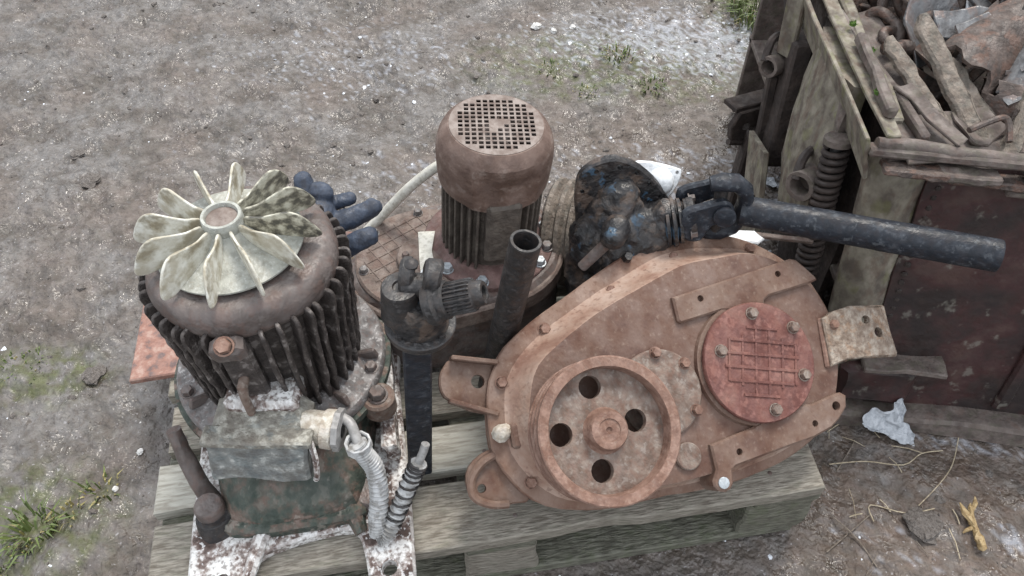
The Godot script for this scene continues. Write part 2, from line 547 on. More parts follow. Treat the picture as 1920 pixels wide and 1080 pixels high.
	mat("oily", [[0.3, c8(28, 27, 29)], [0.5, c8(42, 40, 41)], [0.66, c8(62, 57, 54)], [0.8, c8(96, 84, 76)]], {"f": 0.014, "s": 4.0, "b": 0.12, "bf": 0.04, "r": [0.25, 0.6], "flat": 0.0, "sat": 0.9, "da": 0.5,
		"d": [[0.20, c8(66, 106, 136, 0.9)], [0.25, c8(50, 76, 100, 0.0)], [0.66, c8(104, 84, 70, 0.0)], [0.76, c8(120, 98, 82, 0.7)]], "df": 0.01, "ds": 2.7})
	mat("rubber_blue", [[0.3, c8(44, 50, 62)], [0.5, c8(55, 64, 80)], [0.7, c8(70, 80, 96)]], {"f": 0.02, "s": 6.0, "b": 0.03, "bf": 0.08, "sat": 1.0, "r": [0.5, 0.75],
		"d": [[0.36, c8(46, 44, 46, 0.8)], [0.48, c8(46, 44, 46, 0.0)]], "df": 0.015, "ds": 6.0})
	mat("wood", [[0.25, c8(102, 95, 84)], [0.45, c8(130, 123, 110)], [0.6, c8(142, 135, 122)], [0.8, c8(158, 151, 138)]], {"f": 0.022, "o": 6, "s": Vector3(3.0, 24, 24), "world": false, "b": 0.07, "bf": 0.02, "r": [0.7, 0.95], "sat": 0.8, "flat": 0.2,
		"d": [[0.28, c8(84, 70, 58, 0.75)], [0.40, c8(92, 80, 66, 0.0)], [0.64, c8(112, 118, 96, 0.0)], [0.76, c8(104, 112, 88, 0.4)]], "df": 0.012, "do": 6, "ds": Vector3(3.5, 7, 7)})
	mat("wood_pale", [[0.25, c8(128, 122, 110)], [0.45, c8(160, 155, 143)], [0.6, c8(174, 171, 160)], [0.8, c8(190, 187, 176)]], {"f": 0.012, "s": Vector3(2.6, 20, 20), "world": false, "b": 0.08, "bf": 0.02, "r": [0.7, 0.95], "sat": 0.9,
		"d": [[0.28, c8(104, 90, 76, 0.7)], [0.38, c8(104, 90, 76, 0.0)]], "df": 0.008, "ds": Vector3(3, 8, 8)})
	mat("wood_green", [[0.25, c8(66, 64, 52)], [0.45, c8(92, 92, 76)], [0.6, c8(110, 109, 93)], [0.8, c8(130, 127, 112)]], {"f": 0.022, "o": 6, "s": Vector3(3.0, 14, 14), "world": false, "b": 0.12, "bf": 0.02, "r": [0.75, 0.95],
		"d": [[0.3, c8(78, 92, 52, 0.7)], [0.44, c8(78, 92, 52, 0.0)], [0.64, c8(58, 50, 42, 0.0)], [0.76, c8(58, 50, 42, 0.7)]], "df": 0.01, "ds": 4.0})
	mat("wood_scrap", [[0.25, c8(78, 66, 57)], [0.5, c8(118, 104, 91)], [0.75, c8(150, 136, 122)]], {"f": 0.014, "s": 5.0, "b": 0.14, "bf": 0.03, "r": [0.75, 0.95],
		"d": [[0.36, c8(86, 88, 80, 0.8)], [0.48, c8(86, 88, 80, 0.0)]], "df": 0.02, "ds": 5.0})
	mat("mossy", [[0.25, c8(86, 78, 70)], [0.45, c8(109, 102, 92)], [0.62, c8(122, 116, 103)], [0.8, c8(138, 131, 119)]], {"f": 0.014, "o": 6, "s": Vector3(4, 2.8, 4), "b": 0.05, "bf": 0.05, "r": [0.75, 0.95], "sat": 1.0, "flat": 0.1, "da": 0.5,
		"d": [[0.26, c8(104, 106, 58, 0.75)], [0.42, c8(104, 106, 58, 0.0)], [0.60, c8(92, 66, 54, 0.0)], [0.74, c8(92, 66, 54, 0.65)]], "df": 0.012, "ds": Vector3(4, 2.2, 4)})
	mat("bin_red", [[0.25, c8(38, 29, 28)], [0.45, c8(50, 34, 33)], [0.6, c8(58, 34, 34)], [0.8, c8(72, 52, 48)]], {"f": 0.008, "o": 6, "s": 1.8, "b": 0.06, "bf": 0.05, "r": [0.45, 0.75], "flat": 0.0, "sat": 1.0, "da": 0.35,
		"d": [[0.28, c8(60, 48, 44, 0.8)], [0.42, c8(60, 48, 44, 0.0)], [0.72, c8(120, 116, 106, 0.0)], [0.86, c8(150, 148, 138, 0.9)]], "df": 0.014, "ds": 2.6})
	mat("bin_rust", [[0.25, c8(72, 60, 55)], [0.5, c8(100, 87, 80)], [0.75, c8(124, 110, 102)]], {"f": 0.014, "s": 3.6, "b": 0.08, "bf": 0.05,
		"d": [[0.32, c8(84, 84, 62, 0.7)], [0.44, c8(84, 84, 62, 0.0)], [0.66, c8(104, 70, 56, 0.0)], [0.76, c8(104, 70, 56, 0.6)]], "df": 0.016, "ds": 4.0})
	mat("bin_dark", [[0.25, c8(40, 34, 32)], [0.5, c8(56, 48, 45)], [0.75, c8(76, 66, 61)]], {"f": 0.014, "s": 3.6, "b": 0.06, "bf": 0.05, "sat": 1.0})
	mat("scrap_brown", [[0.25, c8(50, 41, 37)], [0.5, c8(82, 68, 61)], [0.75, c8(112, 94, 85)]], {"f": 0.016, "s": 4.5, "b": 0.08, "bf": 0.06, "r": [0.4, 0.8],
		"d": [[0.34, c8(128, 78, 54, 0.7)], [0.46, c8(128, 78, 54, 0.0)]], "df": 0.016, "ds": 4.0})
	mat("scrap_steel", [[0.25, c8(72, 70, 70)], [0.5, c8(104, 104, 106)], [0.75, c8(134, 136, 138)]], {"f": 0.016, "s": 4.5, "b": 0.05, "bf": 0.06, "r": [0.3, 0.6], "metal": 0.3,
		"d": [[0.34, c8(134, 88, 62, 0.85)], [0.46, c8(134, 88, 62, 0.0)]], "df": 0.012, "ds": 3.4})
	mat("scrap_bright", [[0.3, c8(150, 152, 154)], [0.5, c8(184, 186, 190)], [0.7, c8(206, 208, 212)]], {"f": 0.02, "s": 4.5, "b": 0.04, "bf": 0.06, "r": [0.3, 0.6]})
	mat("white_plastic", [[0.3, c8(196, 200, 204)], [0.5, c8(220, 224, 228)], [0.7, c8(232, 234, 236)]], {"f": 0.03, "s": 6.0, "b": 0.05, "bf": 0.04, "r": [0.25, 0.45]})
	mat("film", [[0.3, c8(136, 142, 150)], [0.5, c8(166, 172, 180)], [0.7, c8(196, 200, 206)]], {"f": 0.03, "s": 6.0, "b": 0.08, "bf": 0.04, "r": [0.2, 0.4]})
	mat("hose_white", [[0.3, c8(186, 182, 166)], [0.5, c8(208, 204, 190)], [0.7, c8(220, 218, 206)]], {"f": 0.03, "s": 6.0, "r": [0.3, 0.5], "d": [[0.3, c8(120, 108, 96, 0.7)], [0.42, c8(120, 108, 96, 0.0)]], "df": 0.03, "ds": 5.0})
	mat("conduit", [[0.34, c8(104, 98, 92)], [0.44, c8(158, 157, 155)], [0.6, c8(182, 183, 183)], [0.8, c8(198, 199, 200)]], {"f": 0.02, "s": 6.0, "r": [0.3, 0.5]})
	mat("cable_grey", [[0.3, c8(120, 118, 116)], [0.5, c8(150, 148, 146)], [0.7, c8(166, 164, 162)]], {"f": 0.03, "s": 6.0, "r": [0.35, 0.6]})
	mat("moss", [[0.3, c8(48, 74, 24)], [0.5, c8(78, 112, 36)], [0.7, c8(110, 140, 52)]], {"f": 0.05, "s": 8.0, "b": 0.3, "bf": 0.08, "sat": 1.0, "r": [0.85, 1.0]})
	mat("straw", [[0.3, c8(140, 122, 94)], [0.5, c8(178, 160, 128)], [0.7, c8(200, 186, 158)]], {"f": 0.03, "s": 6.0, "r": [0.6, 0.85]})
	mat("twig", [[0.3, c8(88, 76, 64)], [0.5, c8(116, 102, 88)], [0.7, c8(140, 126, 110)]], {"f": 0.03, "s": 6.0, "r": [0.7, 0.9]})
	mat("husk", [[0.3, c8(128, 104, 70)], [0.5, c8(160, 137, 98)], [0.7, c8(182, 163, 126)]], {"f": 0.03, "s": 9.0, "b": 0.08, "bf": 0.05, "sat": 1.0, "r": [0.5, 0.8]})
	mat("straw_clump", [[0.3, c8(88, 72, 50)], [0.5, c8(136, 116, 84)], [0.7, c8(170, 152, 118)]], {"f": 0.05, "s": 9.0, "b": 0.3, "bf": 0.08, "r": [0.85, 1.0]})
	mat("stone_white", [[0.3, c8(176, 174, 170)], [0.6, c8(214, 212, 208)]], {"f": 0.03, "s": 8.0, "b": 0.05, "r": [0.6, 0.9]})
	mat("ice", [[0.3, c8(176, 180, 186)], [0.6, c8(214, 218, 224)]], {"f": 0.05, "s": 9.0, "r": [0.15, 0.4], "sat": 1.0})  # pale tone of the flakes that paint in wet glints
	mat("zinc", [[0.3, c8(140, 146, 150)], [0.6, c8(176, 184, 190)]], {"f": 0.03, "s": 8.0, "b": 0.03, "r": [0.3, 0.6], "metal": 0.4})
	# mud: colour comes from the ground's own vertex colours, the textures add grain
	var g := mat("mud", [[0.2, Color(0.74, 0.73, 0.72)], [0.4, Color(0.87, 0.865, 0.86)], [0.6, Color(0.95, 0.95, 0.95)], [0.8, Color(1, 1, 1)]], {"f": 0.03, "o": 7, "s": 1.9, "b": 0.30, "bf": 0.07, "r": [0.42, 0.8], "vc": true, "flat": 0.0, "sat": 1.0, "da": 1.0,
		"d": [[0.24, Color(0.30, 0.26, 0.23, 0.5)], [0.42, Color(0.30, 0.26, 0.23, 0.0)], [0.80, Color(0.72, 0.71, 0.72, 0.0)], [0.84, Color(0.75, 0.74, 0.75, 0.4)]], "df": 0.05, "ds": 3.1})
	g.roughness = 0.72
	g.roughness_texture = noise_tex(grey_ramp(0.30, 1.0, 0.36, 0.58), 0.012, 5, 77)
	g.uv1_triplanar_sharpness = 1.0
	mat("clod", [[0.2, c8(66, 58, 53)], [0.5, c8(100, 92, 86)], [0.8, c8(124, 116, 110)]], {"f": 0.05, "s": 6.0, "b": 0.15, "bf": 0.06, "r": [0.6, 0.95]})
	for e in [["grass_green", c8(92, 106, 60)], ["grass_dry", c8(150, 140, 98)]]:
		var b := StandardMaterial3D.new()
		b.albedo_color = e[1]
		b.roughness = 0.6
		b.vertex_color_use_as_albedo = true
		b.backlight_enabled = true
		b.backlight = Color(0.3, 0.35, 0.15)
		M[e[0]] = b


# ---------------------------------------------------------------- ground
func zone(x: float, z: float, cx: float, cz: float, rx: float, rz: float) -> float:
	return clampf(1.3 - Vector2((x - cx) / rx, (z - cz) / rz).length(), 0.0, 1.0)

func high(x: float, z: float) -> float:
	var h := lump.get_noise_2d(x, z) * 0.009
	h += soft.get_noise_2d(x, z) * 0.016
	var q := absf(fine.get_noise_2d(x, z))
	var rough := smoothstep(-0.25, 0.35, soft.get_noise_2d(x * 1.3 - 4.0, z * 1.3 + 8.0))
	h += (q - 0.2) * (0.0022 + 0.0035 * rough)
	var r := 1.0 - absf(clods.get_noise_2d(x, z))
	h += (r * r - 0.6) * (0.002 + 0.0065 * rough)
	var keep := zone(x, z, 0.0, -0.55, 0.62, 0.45)
	h = lerpf(h, h * 0.3 - 0.004, keep)
	# a wheel track, pressed in
	var track := absf(x + 0.42 + 0.18 * sin(z * 1.6))
	h -= 0.020 * exp(-track * track / 0.006) * (0.6 + 0.4 * sin(z * 40.0)) * clampf(-z - 0.9, 0.0, 1.0)
	return h

func ground_color(x: float, z: float, h: float) -> Color:
	var a := soft.get_noise_2d(x * 1.7 + 9.0, z * 1.7)
	var b := lump.get_noise_2d(x * 2.1 - 5.0, z * 2.1 + 3.0)
	var col := Color(0.162, 0.136, 0.119).lerp(Color(0.180, 0.168, 0.160), clampf(0.5 + a * 1.6 - x * 0.3, 0, 1))
	var dark := soft.get_noise_2d(x * 2.6 + 31.0, z * 4.2 - 17.0)
	col = col.lerp(Color(0.092, 0.078, 0.066), clampf(b * 0.8 + dark * 1.5 + 0.15 - h * 18.0, 0, 0.75))
	var red := zone(x, z, 0.25, -1.05, 0.5, 0.3) + zone(x, z, 0.62, -0.5, 0.35, 0.25)
	col = col.lerp(Color(0.15, 0.105, 0.08), clampf(red * 0.75 * (0.6 + b), 0, 0.7))
	var moss := maxf(zone(x, z, -0.80, -0.72, 0.12, 0.06), maxf(zone(x, z, -0.72, -0.46, 0.14, 0.1), maxf(zone(x, z, 0.27, -1.62, 0.35, 0.14), zone(x, z, 0.63, -1.8, 0.12, 0.25))))
	col = col.lerp(Color(0.10, 0.115, 0.035), clampf(moss * 1.2 * (0.45 + b * 1.6), 0, 0.75))
	# pale patches painted in for the sheen of wet mud
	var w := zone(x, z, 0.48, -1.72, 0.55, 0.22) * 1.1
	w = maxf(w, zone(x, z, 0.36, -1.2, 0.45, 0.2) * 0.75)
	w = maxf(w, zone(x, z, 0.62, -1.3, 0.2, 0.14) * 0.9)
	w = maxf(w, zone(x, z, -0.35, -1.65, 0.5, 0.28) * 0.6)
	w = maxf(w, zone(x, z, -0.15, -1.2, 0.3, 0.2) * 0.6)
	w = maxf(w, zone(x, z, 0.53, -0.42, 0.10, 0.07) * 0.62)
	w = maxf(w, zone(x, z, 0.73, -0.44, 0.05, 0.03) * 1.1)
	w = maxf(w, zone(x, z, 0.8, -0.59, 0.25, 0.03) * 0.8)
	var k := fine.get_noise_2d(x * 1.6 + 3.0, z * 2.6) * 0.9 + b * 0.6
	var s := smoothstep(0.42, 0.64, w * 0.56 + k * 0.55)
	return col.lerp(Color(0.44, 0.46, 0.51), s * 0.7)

func grid_line(a: float, b: float, step: float, far: float) -> PackedFloat32Array:
	var left := PackedFloat32Array()
	var d := step
	var p := a
	while p > -far:
		d *= 1.5
		p -= d
		left.push_back(p)
	left.reverse()
	p = a
	while p < b:
		left.push_back(p)
		p += step
	d = step
	while p < far:
		left.push_back(p)
		d *= 1.5
		p += d
	left.push_back(p)
	return left

func ground() -> void:
	var xs := grid_line(-1.75, 1.8, 0.0075, 120.0)
	var zs := grid_line(-2.3, -0.25, 0.0075, 120.0)
	var nx := xs.size()
	var nz := zs.size()
	var v := PackedVector3Array()
	var c := PackedColorArray()
	var n := PackedVector3Array()
	v.resize(nx * nz)
	c.resize(nx * nz)
	n.resize(nx * nz)
	for j in nz:
		for i in nx:
			var x := xs[i]
			var z := zs[j]
			var h := high(x, z)
			v[i + nx * j] = Vector3(x, h, z)
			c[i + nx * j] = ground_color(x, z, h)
	for j in nz:
		for i in nx:
			var l := v[maxi(i - 1, 0) + nx * j]
			var r := v[mini(i + 1, nx - 1) + nx * j]
			var u := v[i + nx * maxi(j - 1, 0)]
			var d := v[i + nx * mini(j + 1, nz - 1)]
			n[i + nx * j] = (d - u).cross(r - l).normalized()
	var idx := PackedInt32Array()
	for j in nz - 1:
		for i in nx - 1:
			var p := i + nx * j
			idx.append_array(PackedInt32Array([p, p + 1, p + nx + 1, p, p + nx + 1, p + nx]))
	var a := []
	a.resize(Mesh.ARRAY_MAX)
	a[Mesh.ARRAY_VERTEX] = v
	a[Mesh.ARRAY_NORMAL] = n
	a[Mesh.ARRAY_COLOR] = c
	a[Mesh.ARRAY_INDEX] = idx
	var m := ArrayMesh.new()
	m.add_surface_from_arrays(Mesh.PRIMITIVE_TRIANGLES, a)
	var o := MeshInstance3D.new()
	o.name = "ground"
	o.mesh = m
	o.set_surface_override_material(0, M.mud)
	o.set_meta("kind", "structure")
	o.set_meta("label", "wet brown muddy yard with wet sheen painted as pale patches")
	add_child(o)


func stone_geo(r: float, sd: int, squash := 0.6) -> Geo:
	var g := Geo.new()
	var n := FastNoiseLite.new()
	n.seed = sd
	n.frequency = 0.9 / r
	g.lathe([Vector2(0, -r), Vector2(r * 0.7, -r * 0.7), Vector2(r, 0), Vector2(r * 0.7, r * 0.7), Vector2(0, r)], 7)
	g.subdiv(1)
	g.bend(n, r * 0.55)
	return g.moved(Transform3D(Basis.from_scale(Vector3(1, squash, 1)), Vector3.ZERO))

func scatter(called: String, label: String, shape: Mesh, m: Material, count: int, lo: float, hi: float, area: Rect2, sink := 0.3) -> void:
	var mm := MultiMesh.new()
	mm.transform_format = MultiMesh.TRANSFORM_3D
	mm.mesh = shape
	mm.instance_count = count
	for i in count:
		var x := rng.randf_range(area.position.x, area.end.x)
		var z := rng.randf_range(area.position.y, area.end.y)
		var s := lo + (hi - lo) * pow(rng.randf(), 3.0)
		var b := Basis.from_euler(Vector3(rng.randf_range(-0.4, 0.4), rng.randf() * TAU, rng.randf_range(-0.4, 0.4))).scaled(Vector3(s, s * rng.randf_range(0.5, 1.0), s * rng.randf_range(0.7, 1.3)))
		mm.set_instance_transform(i, Transform3D(b, Vector3(x, high(x, z) - s * sink, z)))
	var o := MultiMeshInstance3D.new()
	o.multimesh = mm
	o.material_override = m
	o.name = called
	o.set_meta("kind", "stuff")
	o.set_meta("label", label)
	add_child(o, true)


# ---------------------------------------------------------------- pallet
func pallet() -> void:
	var p := thing("pallet", "weathered grey wooden pallet under the motors and gearboxes", "pallet", Vector3(-0.432, 0, -0.306), 9.4)
	# [from front, to front, length offset left, length offset right, material]
	var rows := [[0.0, 0.088, 0.0, 0.0, "wood"], [0.106, 0.172, -0.004, 0.006, "wood_pale"], [0.192, 0.262, 0.004, -0.01, "wood"], [0.282, 0.36, -0.006, 0.0, "wood"], [0.385, 0.45, 0.0, 0.004, "wood"], [0.475, 0.54, 0.002, 0.0, "wood"]]
	for r in rows:
		var w: float = r[1] - r[0]
		var len: float = 0.853 - r[2] + r[3]
		var o := PackedVector2Array()
		for i in 25:
			var x: float = r[2] + len * i / 24.0
			o.push_back(Vector2(x, r[0] + 0.002 * soft.get_noise_2d(x * 60.0, r[0] * 400.0)))
		if r[0] == 0.0:
			o[24].x -= 0.004
			o[14].y += 0.002
			o[15].y += 0.005
			o[16].y += 0.004
		for i in 25:
			var x: float = r[2] + len * (24 - i) / 24.0
			o.push_back(Vector2(x, r[1] + 0.002 * soft.get_noise_2d(x * 60.0, r[1] * 400.0 + 9.0)))
		var g := Geo.new().prism(o, 0.138, 0.16 + 0.002 * sin(r[0] * 90.0), 0.0022, [], flat())
		part("top_board", g, M[r[4]], p, 30)
	for x in [0.0, 0.38, 0.763]:
		part("stringer_board", Geo.new().box(Vector3(0.09, 0.019, 0.536), Transform3D(Basis(), Vector3(x + 0.045, 0.1275, -0.27)), 0.002), M.wood_green, p)
		for z in [0.055, 0.28, 0.49]:
			var g := Geo.new().box(Vector3(0.096, 0.097, 0.094), Transform3D(Basis(), Vector3(x + 0.046, 0.069, -z)), 0.004).subdiv(2).bend(lump, 0.006)
			part("spacer_block", g, M.wood_green if x != 0.38 else M.wood, p)
	for z in [0.055, 0.28, 0.49]:
		part("bottom_board", Geo.new().box(Vector3(0.85, 0.02, 0.09), Transform3D(Basis(), Vector3(0.4265, 0.0085, -z)), 0.002).subdiv(2).bend(lump, 0.003), M.wood_green, p)
	for r in rows:
		for x in [0.045, 0.425, 0.808]:
			for k in 2:
				var at := Vector3(x + rng.randf_range(-0.025, 0.025), 0.1598 + 0.002 * sin(r[0] * 90.0), -lerpf(r[0], r[1], 0.28 + 0.44 * k + rng.randf_range(-0.08, 0.08)))
				part("nail_head", Geo.new().lathe([Vector2(0.0030, 0), Vector2(0.0030, 0.0008), Vector2(0.0022, 0.0012), Vector2(0, 0.0013)], 9, Transform3D(Basis(), at)), M.rust_dark, p)
	part("knot", Geo.new().lathe([Vector2(0.0065, 0), Vector2(0.006, 0.0009), Vector2(0, 0.0006)], 14, Transform3D(Basis(), Vector3(0.635, 0.1597, -0.028))), M.bin_dark, p)
	part("knot", Geo.new().lathe([Vector2(0.0045, 0), Vector2(0.004, 0.0009), Vector2(0, 0.0006)], 14, Transform3D(Basis().scaled(Vector3(1.8, 1, 1)), Vector3(0.13, 0.1599, -0.135))), M.bin_dark, p)


# ---------------------------------------------------------------- left motor
func left_motor() -> void:
	var m := thing("gear_motor", "large finned motor with a bare cream plastic fan, on a green gear housing", "motor", Vector3(-0.306, 0.162, -0.569), 9.4)
	var cx := 0.012
	var axis := Transform3D(Basis(), Vector3(cx, 0, 0))
	# base casting
	var base := smooth(poly([-0.113, 0.27, -0.113, 0.0, -0.113, -0.31, -0.09, -0.325, -0.058, -0.31, -0.046, -0.255, -0.036, -0.222, 0.0, -0.209, 0.04, -0.203, 0.078, -0.203, 0.09, -0.222, 0.096, -0.265, 0.098, -0.315, 0.11, -0.328, 0.15, -0.31, 0.15, 0.0, 0.146, 0.27]), 2)
	part("base_plate", Geo.new().prism(base, 0.0, 0.016, 0.003, [ring2(Vector2(-0.073, -0.243), 0.0095), ring2(Vector2(0.121, -0.258), 0.0095)], flat()), M.white_chips, m)
	# housing: from a round top down to a wedge that comes forward
	var rings := []
	var low := by_angle(smooth(poly([-0.058, -0.184, 0.082, -0.188, 0.102, -0.14, 0.118, -0.02, 0.118, 0.16, 0.08, 0.2, -0.06, 0.2, -0.10, 0.16, -0.10, -0.02, -0.08, -0.12]), 3), Vector2(cx, 0), 48)
	for e in [[0.013, 0.0, 1.02], [0.03, 0.02, 1.0], [0.042, 0.05, 0.99], [0.055, 0.14, 0.97], [0.075, 0.42, 0.96], [0.092, 0.85, 1.0], [0.1, 1.0, 1.0]]:
		var ring := PackedVector3Array()
		for i in 48:
			var d := Vector2.from_angle(TAU * i / 48.0)
			var lowp := (low[i] - Vector2(cx, 0)).length()
			var r: float = lerpf(lowp, 0.124, e[1]) * float(e[2])
			ring.push_back(Vector3(cx + d.x * r, e[0], -d.y * r))
		rings.push_back(ring)
	part("gear_housing", Geo.new().loft(rings).bend(lump, 0.004), M.green_paint, m)
	part("housing_ledge", Geo.new().prism(smooth(poly([-0.060, -0.192, 0.084, -0.197, 0.094, -0.17, 0.08, -0.13, -0.06, -0.13, -0.072, -0.165]), 3), 0.012, 0.034, 0.005, [], flat()).bend(lump, 0.004), M.green_paint, m)
	var hf := part("housing_flange", Geo.new().lathe([Vector2(0.12, 0.088), Vector2(0.135, 0.09), Vector2(0.137, 0.093), Vector2(0.137, 0.103), Vector2(0.1, 0.104)], 56, axis), M.green_paint, m)
	for a in [33.0, -70.0]:
		var d := Vector3(sin(deg_to_rad(90.0 - a)), 0, cos(deg_to_rad(90.0 - a)))
		var lobe := ring2(Vector2(cx, 0) + Vector2(d.x, -d.z) * 0.139, 0.021, 20)
		part("ear", Geo.new().prism(lobe, 0.078, 0.106, 0.003, [], flat()), M.rust_web, hf)
		if a != 145.0:
			part("ear_bolt", bolt_shape(0.0105, 0.012, Transform3D(Basis(), Vector3(cx, 0.106, 0) + d * 0.139)), M.rust_dark, hf)
	# the round grey flange of the motor
	var fl := part("motor_flange", Geo.new().lathe([Vector2(0.129, 0.1), Vector2(0.131, 0.104), Vector2(0.131, 0.113), Vector2(0.128, 0.117), Vector2(0.108, 0.118), Vector2(0.1, 0.124), Vector2(0.085, 0.126)], 56, axis), M.grey_flange, m)
	for a in [20.0, 58.0, 125.0, 160.0, 205.0, 250.0, 320.0]:
		var d := Vector3(cos(deg_to_rad(a)), 0, sin(deg_to_rad(a)))
		part("flange_bolt", bolt_shape(0.0075, 0.009, Transform3D(Basis(), Vector3(cx, 0.1165, 0) + d * 0.119)), M.grey_flange if int(a) % 2 else M.rust_dark, fl)
	for a in [12.0, 48.0, 100.0, 148.0]:
		var d := Vector3(cos(deg_to_rad(a)), 0, sin(deg_to_rad(a)))
		part("flange_rib", Geo.new().box(Vector3(0.034, 0.016, 0.007), Transform3D(Basis.from_euler(Vector3(0, -deg_to_rad(a), 0.35)), Vector3(cx, 0.122, 0) + d * 0.107), 0.002), M.rust_dark, fl)
	# finned stator
	part("stator_body", Geo.new().lathe([Vector2(0.088, 0.12), Vector2(0.088, 0.18), Vector2(0.097, 0.29), Vector2(0.06, 0.30)], 40, axis), M.fin, m)
	var first: MeshInstance3D
	for k in 42:
		var a := 360.0 * k / 42.0
		if absf(fmod(a - 94.0 + 540.0, 360.0) - 180.0) < 12.0:
			continue
		if first == null:
			for q in 3:
				pass
			var o := PackedVector2Array([Vector2(0.082, 0.122)])
			for i in 13:
				var y := 0.122 + 0.165 * i / 12.0
				o.push_back(Vector2(0.101 + 0.013 * i / 12.0 + 0.0012 * sin(i * 2.3), y))
			o.append_array(PackedVector2Array([Vector2(0.1135, 0.292), Vector2(0.1115, 0.2955), Vector2(0.108, 0.297), Vector2(0.102, 0.2965), Vector2(0.082, 0.292)]))
			var g := Geo.new().prism(o, -0.0025, 0.0025, 0.0012, [], Transform3D(), true)
			for i in g.t.size():
				var v := g.t[i]
				g.t[i].z += 0.0010 * sin(v.y * 62.0) * clampf((v.x - 0.085) / 0.02, 0, 1)
			first = part("cooling_fin", g, M.fin, m, 60)
			first.transform = Transform3D(Basis.from_euler(Vector3(0, -deg_to_rad(a), 0)), Vector3(cx, 0, 0))
		else:
			again("cooling_fin", first, m, Transform3D(Basis.from_euler(Vector3(rng.randf_range(-0.012, 0.012), -deg_to_rad(a + rng.randf_range(-0.6, 0.6)), 0)), Vector3(cx, 0, 0)))
	# smooth pad with the lug and bolt at the front
	var pad := part("front_pad", Geo.new().box(Vector3(0.034, 0.15, 0.018), Transform3D(Basis.from_euler(Vector3(0.05, 0, 0)), Vector3(cx - 0.012, 0.21, 0.096)), 0.005).subdiv(1).bend(lump, 0.004), M.fin, m)
	part("lug", Geo.new().box(Vector3(0.034, 0.030, 0.024), Transform3D(Basis.from_euler(Vector3(0.25, 0, 0)), Vector3(cx - 0.014, 0.281, 0.108)), 0.006).subdiv(1).bend(lump, 0.003), M.rust_dark, pad)
	part("lug_bolt", bolt_shape(0.0085, 0.009, ax(Vector3(cx - 0.014, 0.295, 0.116), Vector3(0, 0.85, 0.5))), M.rust_deep, pad)
	# end bell with a flat top
	var prof := [Vector2(0.088, 0.284), Vector2(0.096, 0.283), Vector2(0.1005, 0.287), Vector2(0.1028, 0.294), Vector2(0.1025, 0.304), Vector2(0.1002, 0.313), Vector2(0.0955, 0.319), Vector2(0.089, 0.322), Vector2(0.07, 0.3225), Vector2(0.0, 0.3225)]
	part("end_bell", Geo.new().lathe(prof, 64, axis).bend(lump, 0.003), M.rust_dark, m)
	# fan
	var fan_axis := Transform3D(Basis(), Vector3(cx - 0.006, 0, 0))
	var fan := part("cooling_fan", Geo.new().lathe([Vector2(0.076, 0.3275), Vector2(0.0775, 0.3285), Vector2(0.0775, 0.3305), Vector2(0.06, 0.3335), Vector2(0.042, 0.3375), Vector2(0.030, 0.3430), Vector2(0.022, 0.3520), Vector2(0.0, 0.353)], 64, fan_axis), M.disc, m)
	part("hub", Geo.new().lathe([Vector2(0.0215, 0.352), Vector2(0.0215, 0.364), Vector2(0.0205, 0.3665), Vector2(0.0175, 0.3665), Vector2(0.0168, 0.364), Vector2(0.0165, 0.361), Vector2(0.0, 0.3615)], 36, fan_axis), M.disc, fan)
	part("hub_plug", Geo.new().lathe([Vector2(0.0164, 0.3618), Vector2(0.008, 0.3635), Vector2(0.0, 0.364)], 24, fan_axis), M.hood_top, fan)
	var bo := smooth(poly([0.019, 0.352, 0.024, 0.362, 0.038, 0.3615, 0.054, 0.366, 0.070, 0.371, 0.082, 0.366, 0.092, 0.353, 0.0985, 0.338, 0.095, 0.331, 0.082, 0.3285, 0.06, 0.3325, 0.043, 0.3365, 0.030, 0.342]), 3)
	for k in 12:
		var a := 96.0 + 30.0 * k
		var g := Geo.new().prism(bo, -0.0017, 0.0017, 0.0011, [], Transform3D(), true)
		var curl := 0.06 + 0.10 * sin(k * 2.1) + (0.3 if k in [7, 8, 9] else 0.0)
		for i in g.t.size():
			var v := g.t[i]
			var u := clampf((v.x - 0.02) / 0.08, 0, 1)
			g.t[i].z += u * u * 0.013 * curl + (v.y - 0.345) * u * 0.55 * curl
		var b := part("fan_blade", g, M.cream_grimy if k in [7, 8, 9] else M.cream, fan, 70)
		b.transform = Transform3D(Basis.from_euler(Vector3(0, -deg_to_rad(a), 0)), Vector3(cx - 0.006, 0, 0))
	# terminal box, turned square to the yard
	var tb := Node3D.new()
	tb.name = "terminal_box"
	m.add_child(tb, true)
	tb.transform = Transform3D(Basis.from_euler(Vector3(0, deg_to_rad(-9.4), deg_to_rad(-3.0))), Vector3(cx, 0, 0))
	part("box_body", Geo.new().box(Vector3(0.108, 0.062, 0.062), Transform3D(Basis.from_euler(Vector3(0.1, 0, 0)), Vector3(0.002, 0.142, 0.112)), 0.013).subdiv(2).bend(lump, 0.004), M.alloy, tb)
	part("box_shoulder", Geo.new().box(Vector3(0.084, 0.044, 0.05), Transform3D(Basis(), Vector3(0.002, 0.162, 0.092)), 0.006).subdiv(1).bend(lump, 0.004), M.white_chips, tb)
	part("box_lid", Geo.new().box(Vector3(0.114, 0.064, 0.018), Transform3D(Basis.from_euler(Vector3(-0.18, 0, 0)), Vector3(0.001, 0.130, 0.153)), 0.0078).subdiv(3).bend(lump, 0.004), M.alloy_blue, tb)
	part("lid_rim", Geo.new().box(Vector3(0.122, 0.010, 0.026), Transform3D(Basis.from_euler(Vector3(-0.18, 0, 0.02)), Vector3(0.003, 0.165, 0.146)), 0.004).subdiv(2).bend(lump, 0.004), M.alloy, tb)
	part("lid_clip", Geo.new().tube(spline([Vector3(0.061, 0.160, 0.148), Vector3(0.066, 0.14, 0.160), Vector3(0.065, 0.115, 0.165), Vector3(0.062, 0.102, 0.164)]), 0.0036, 8), M.white_chips, tb)
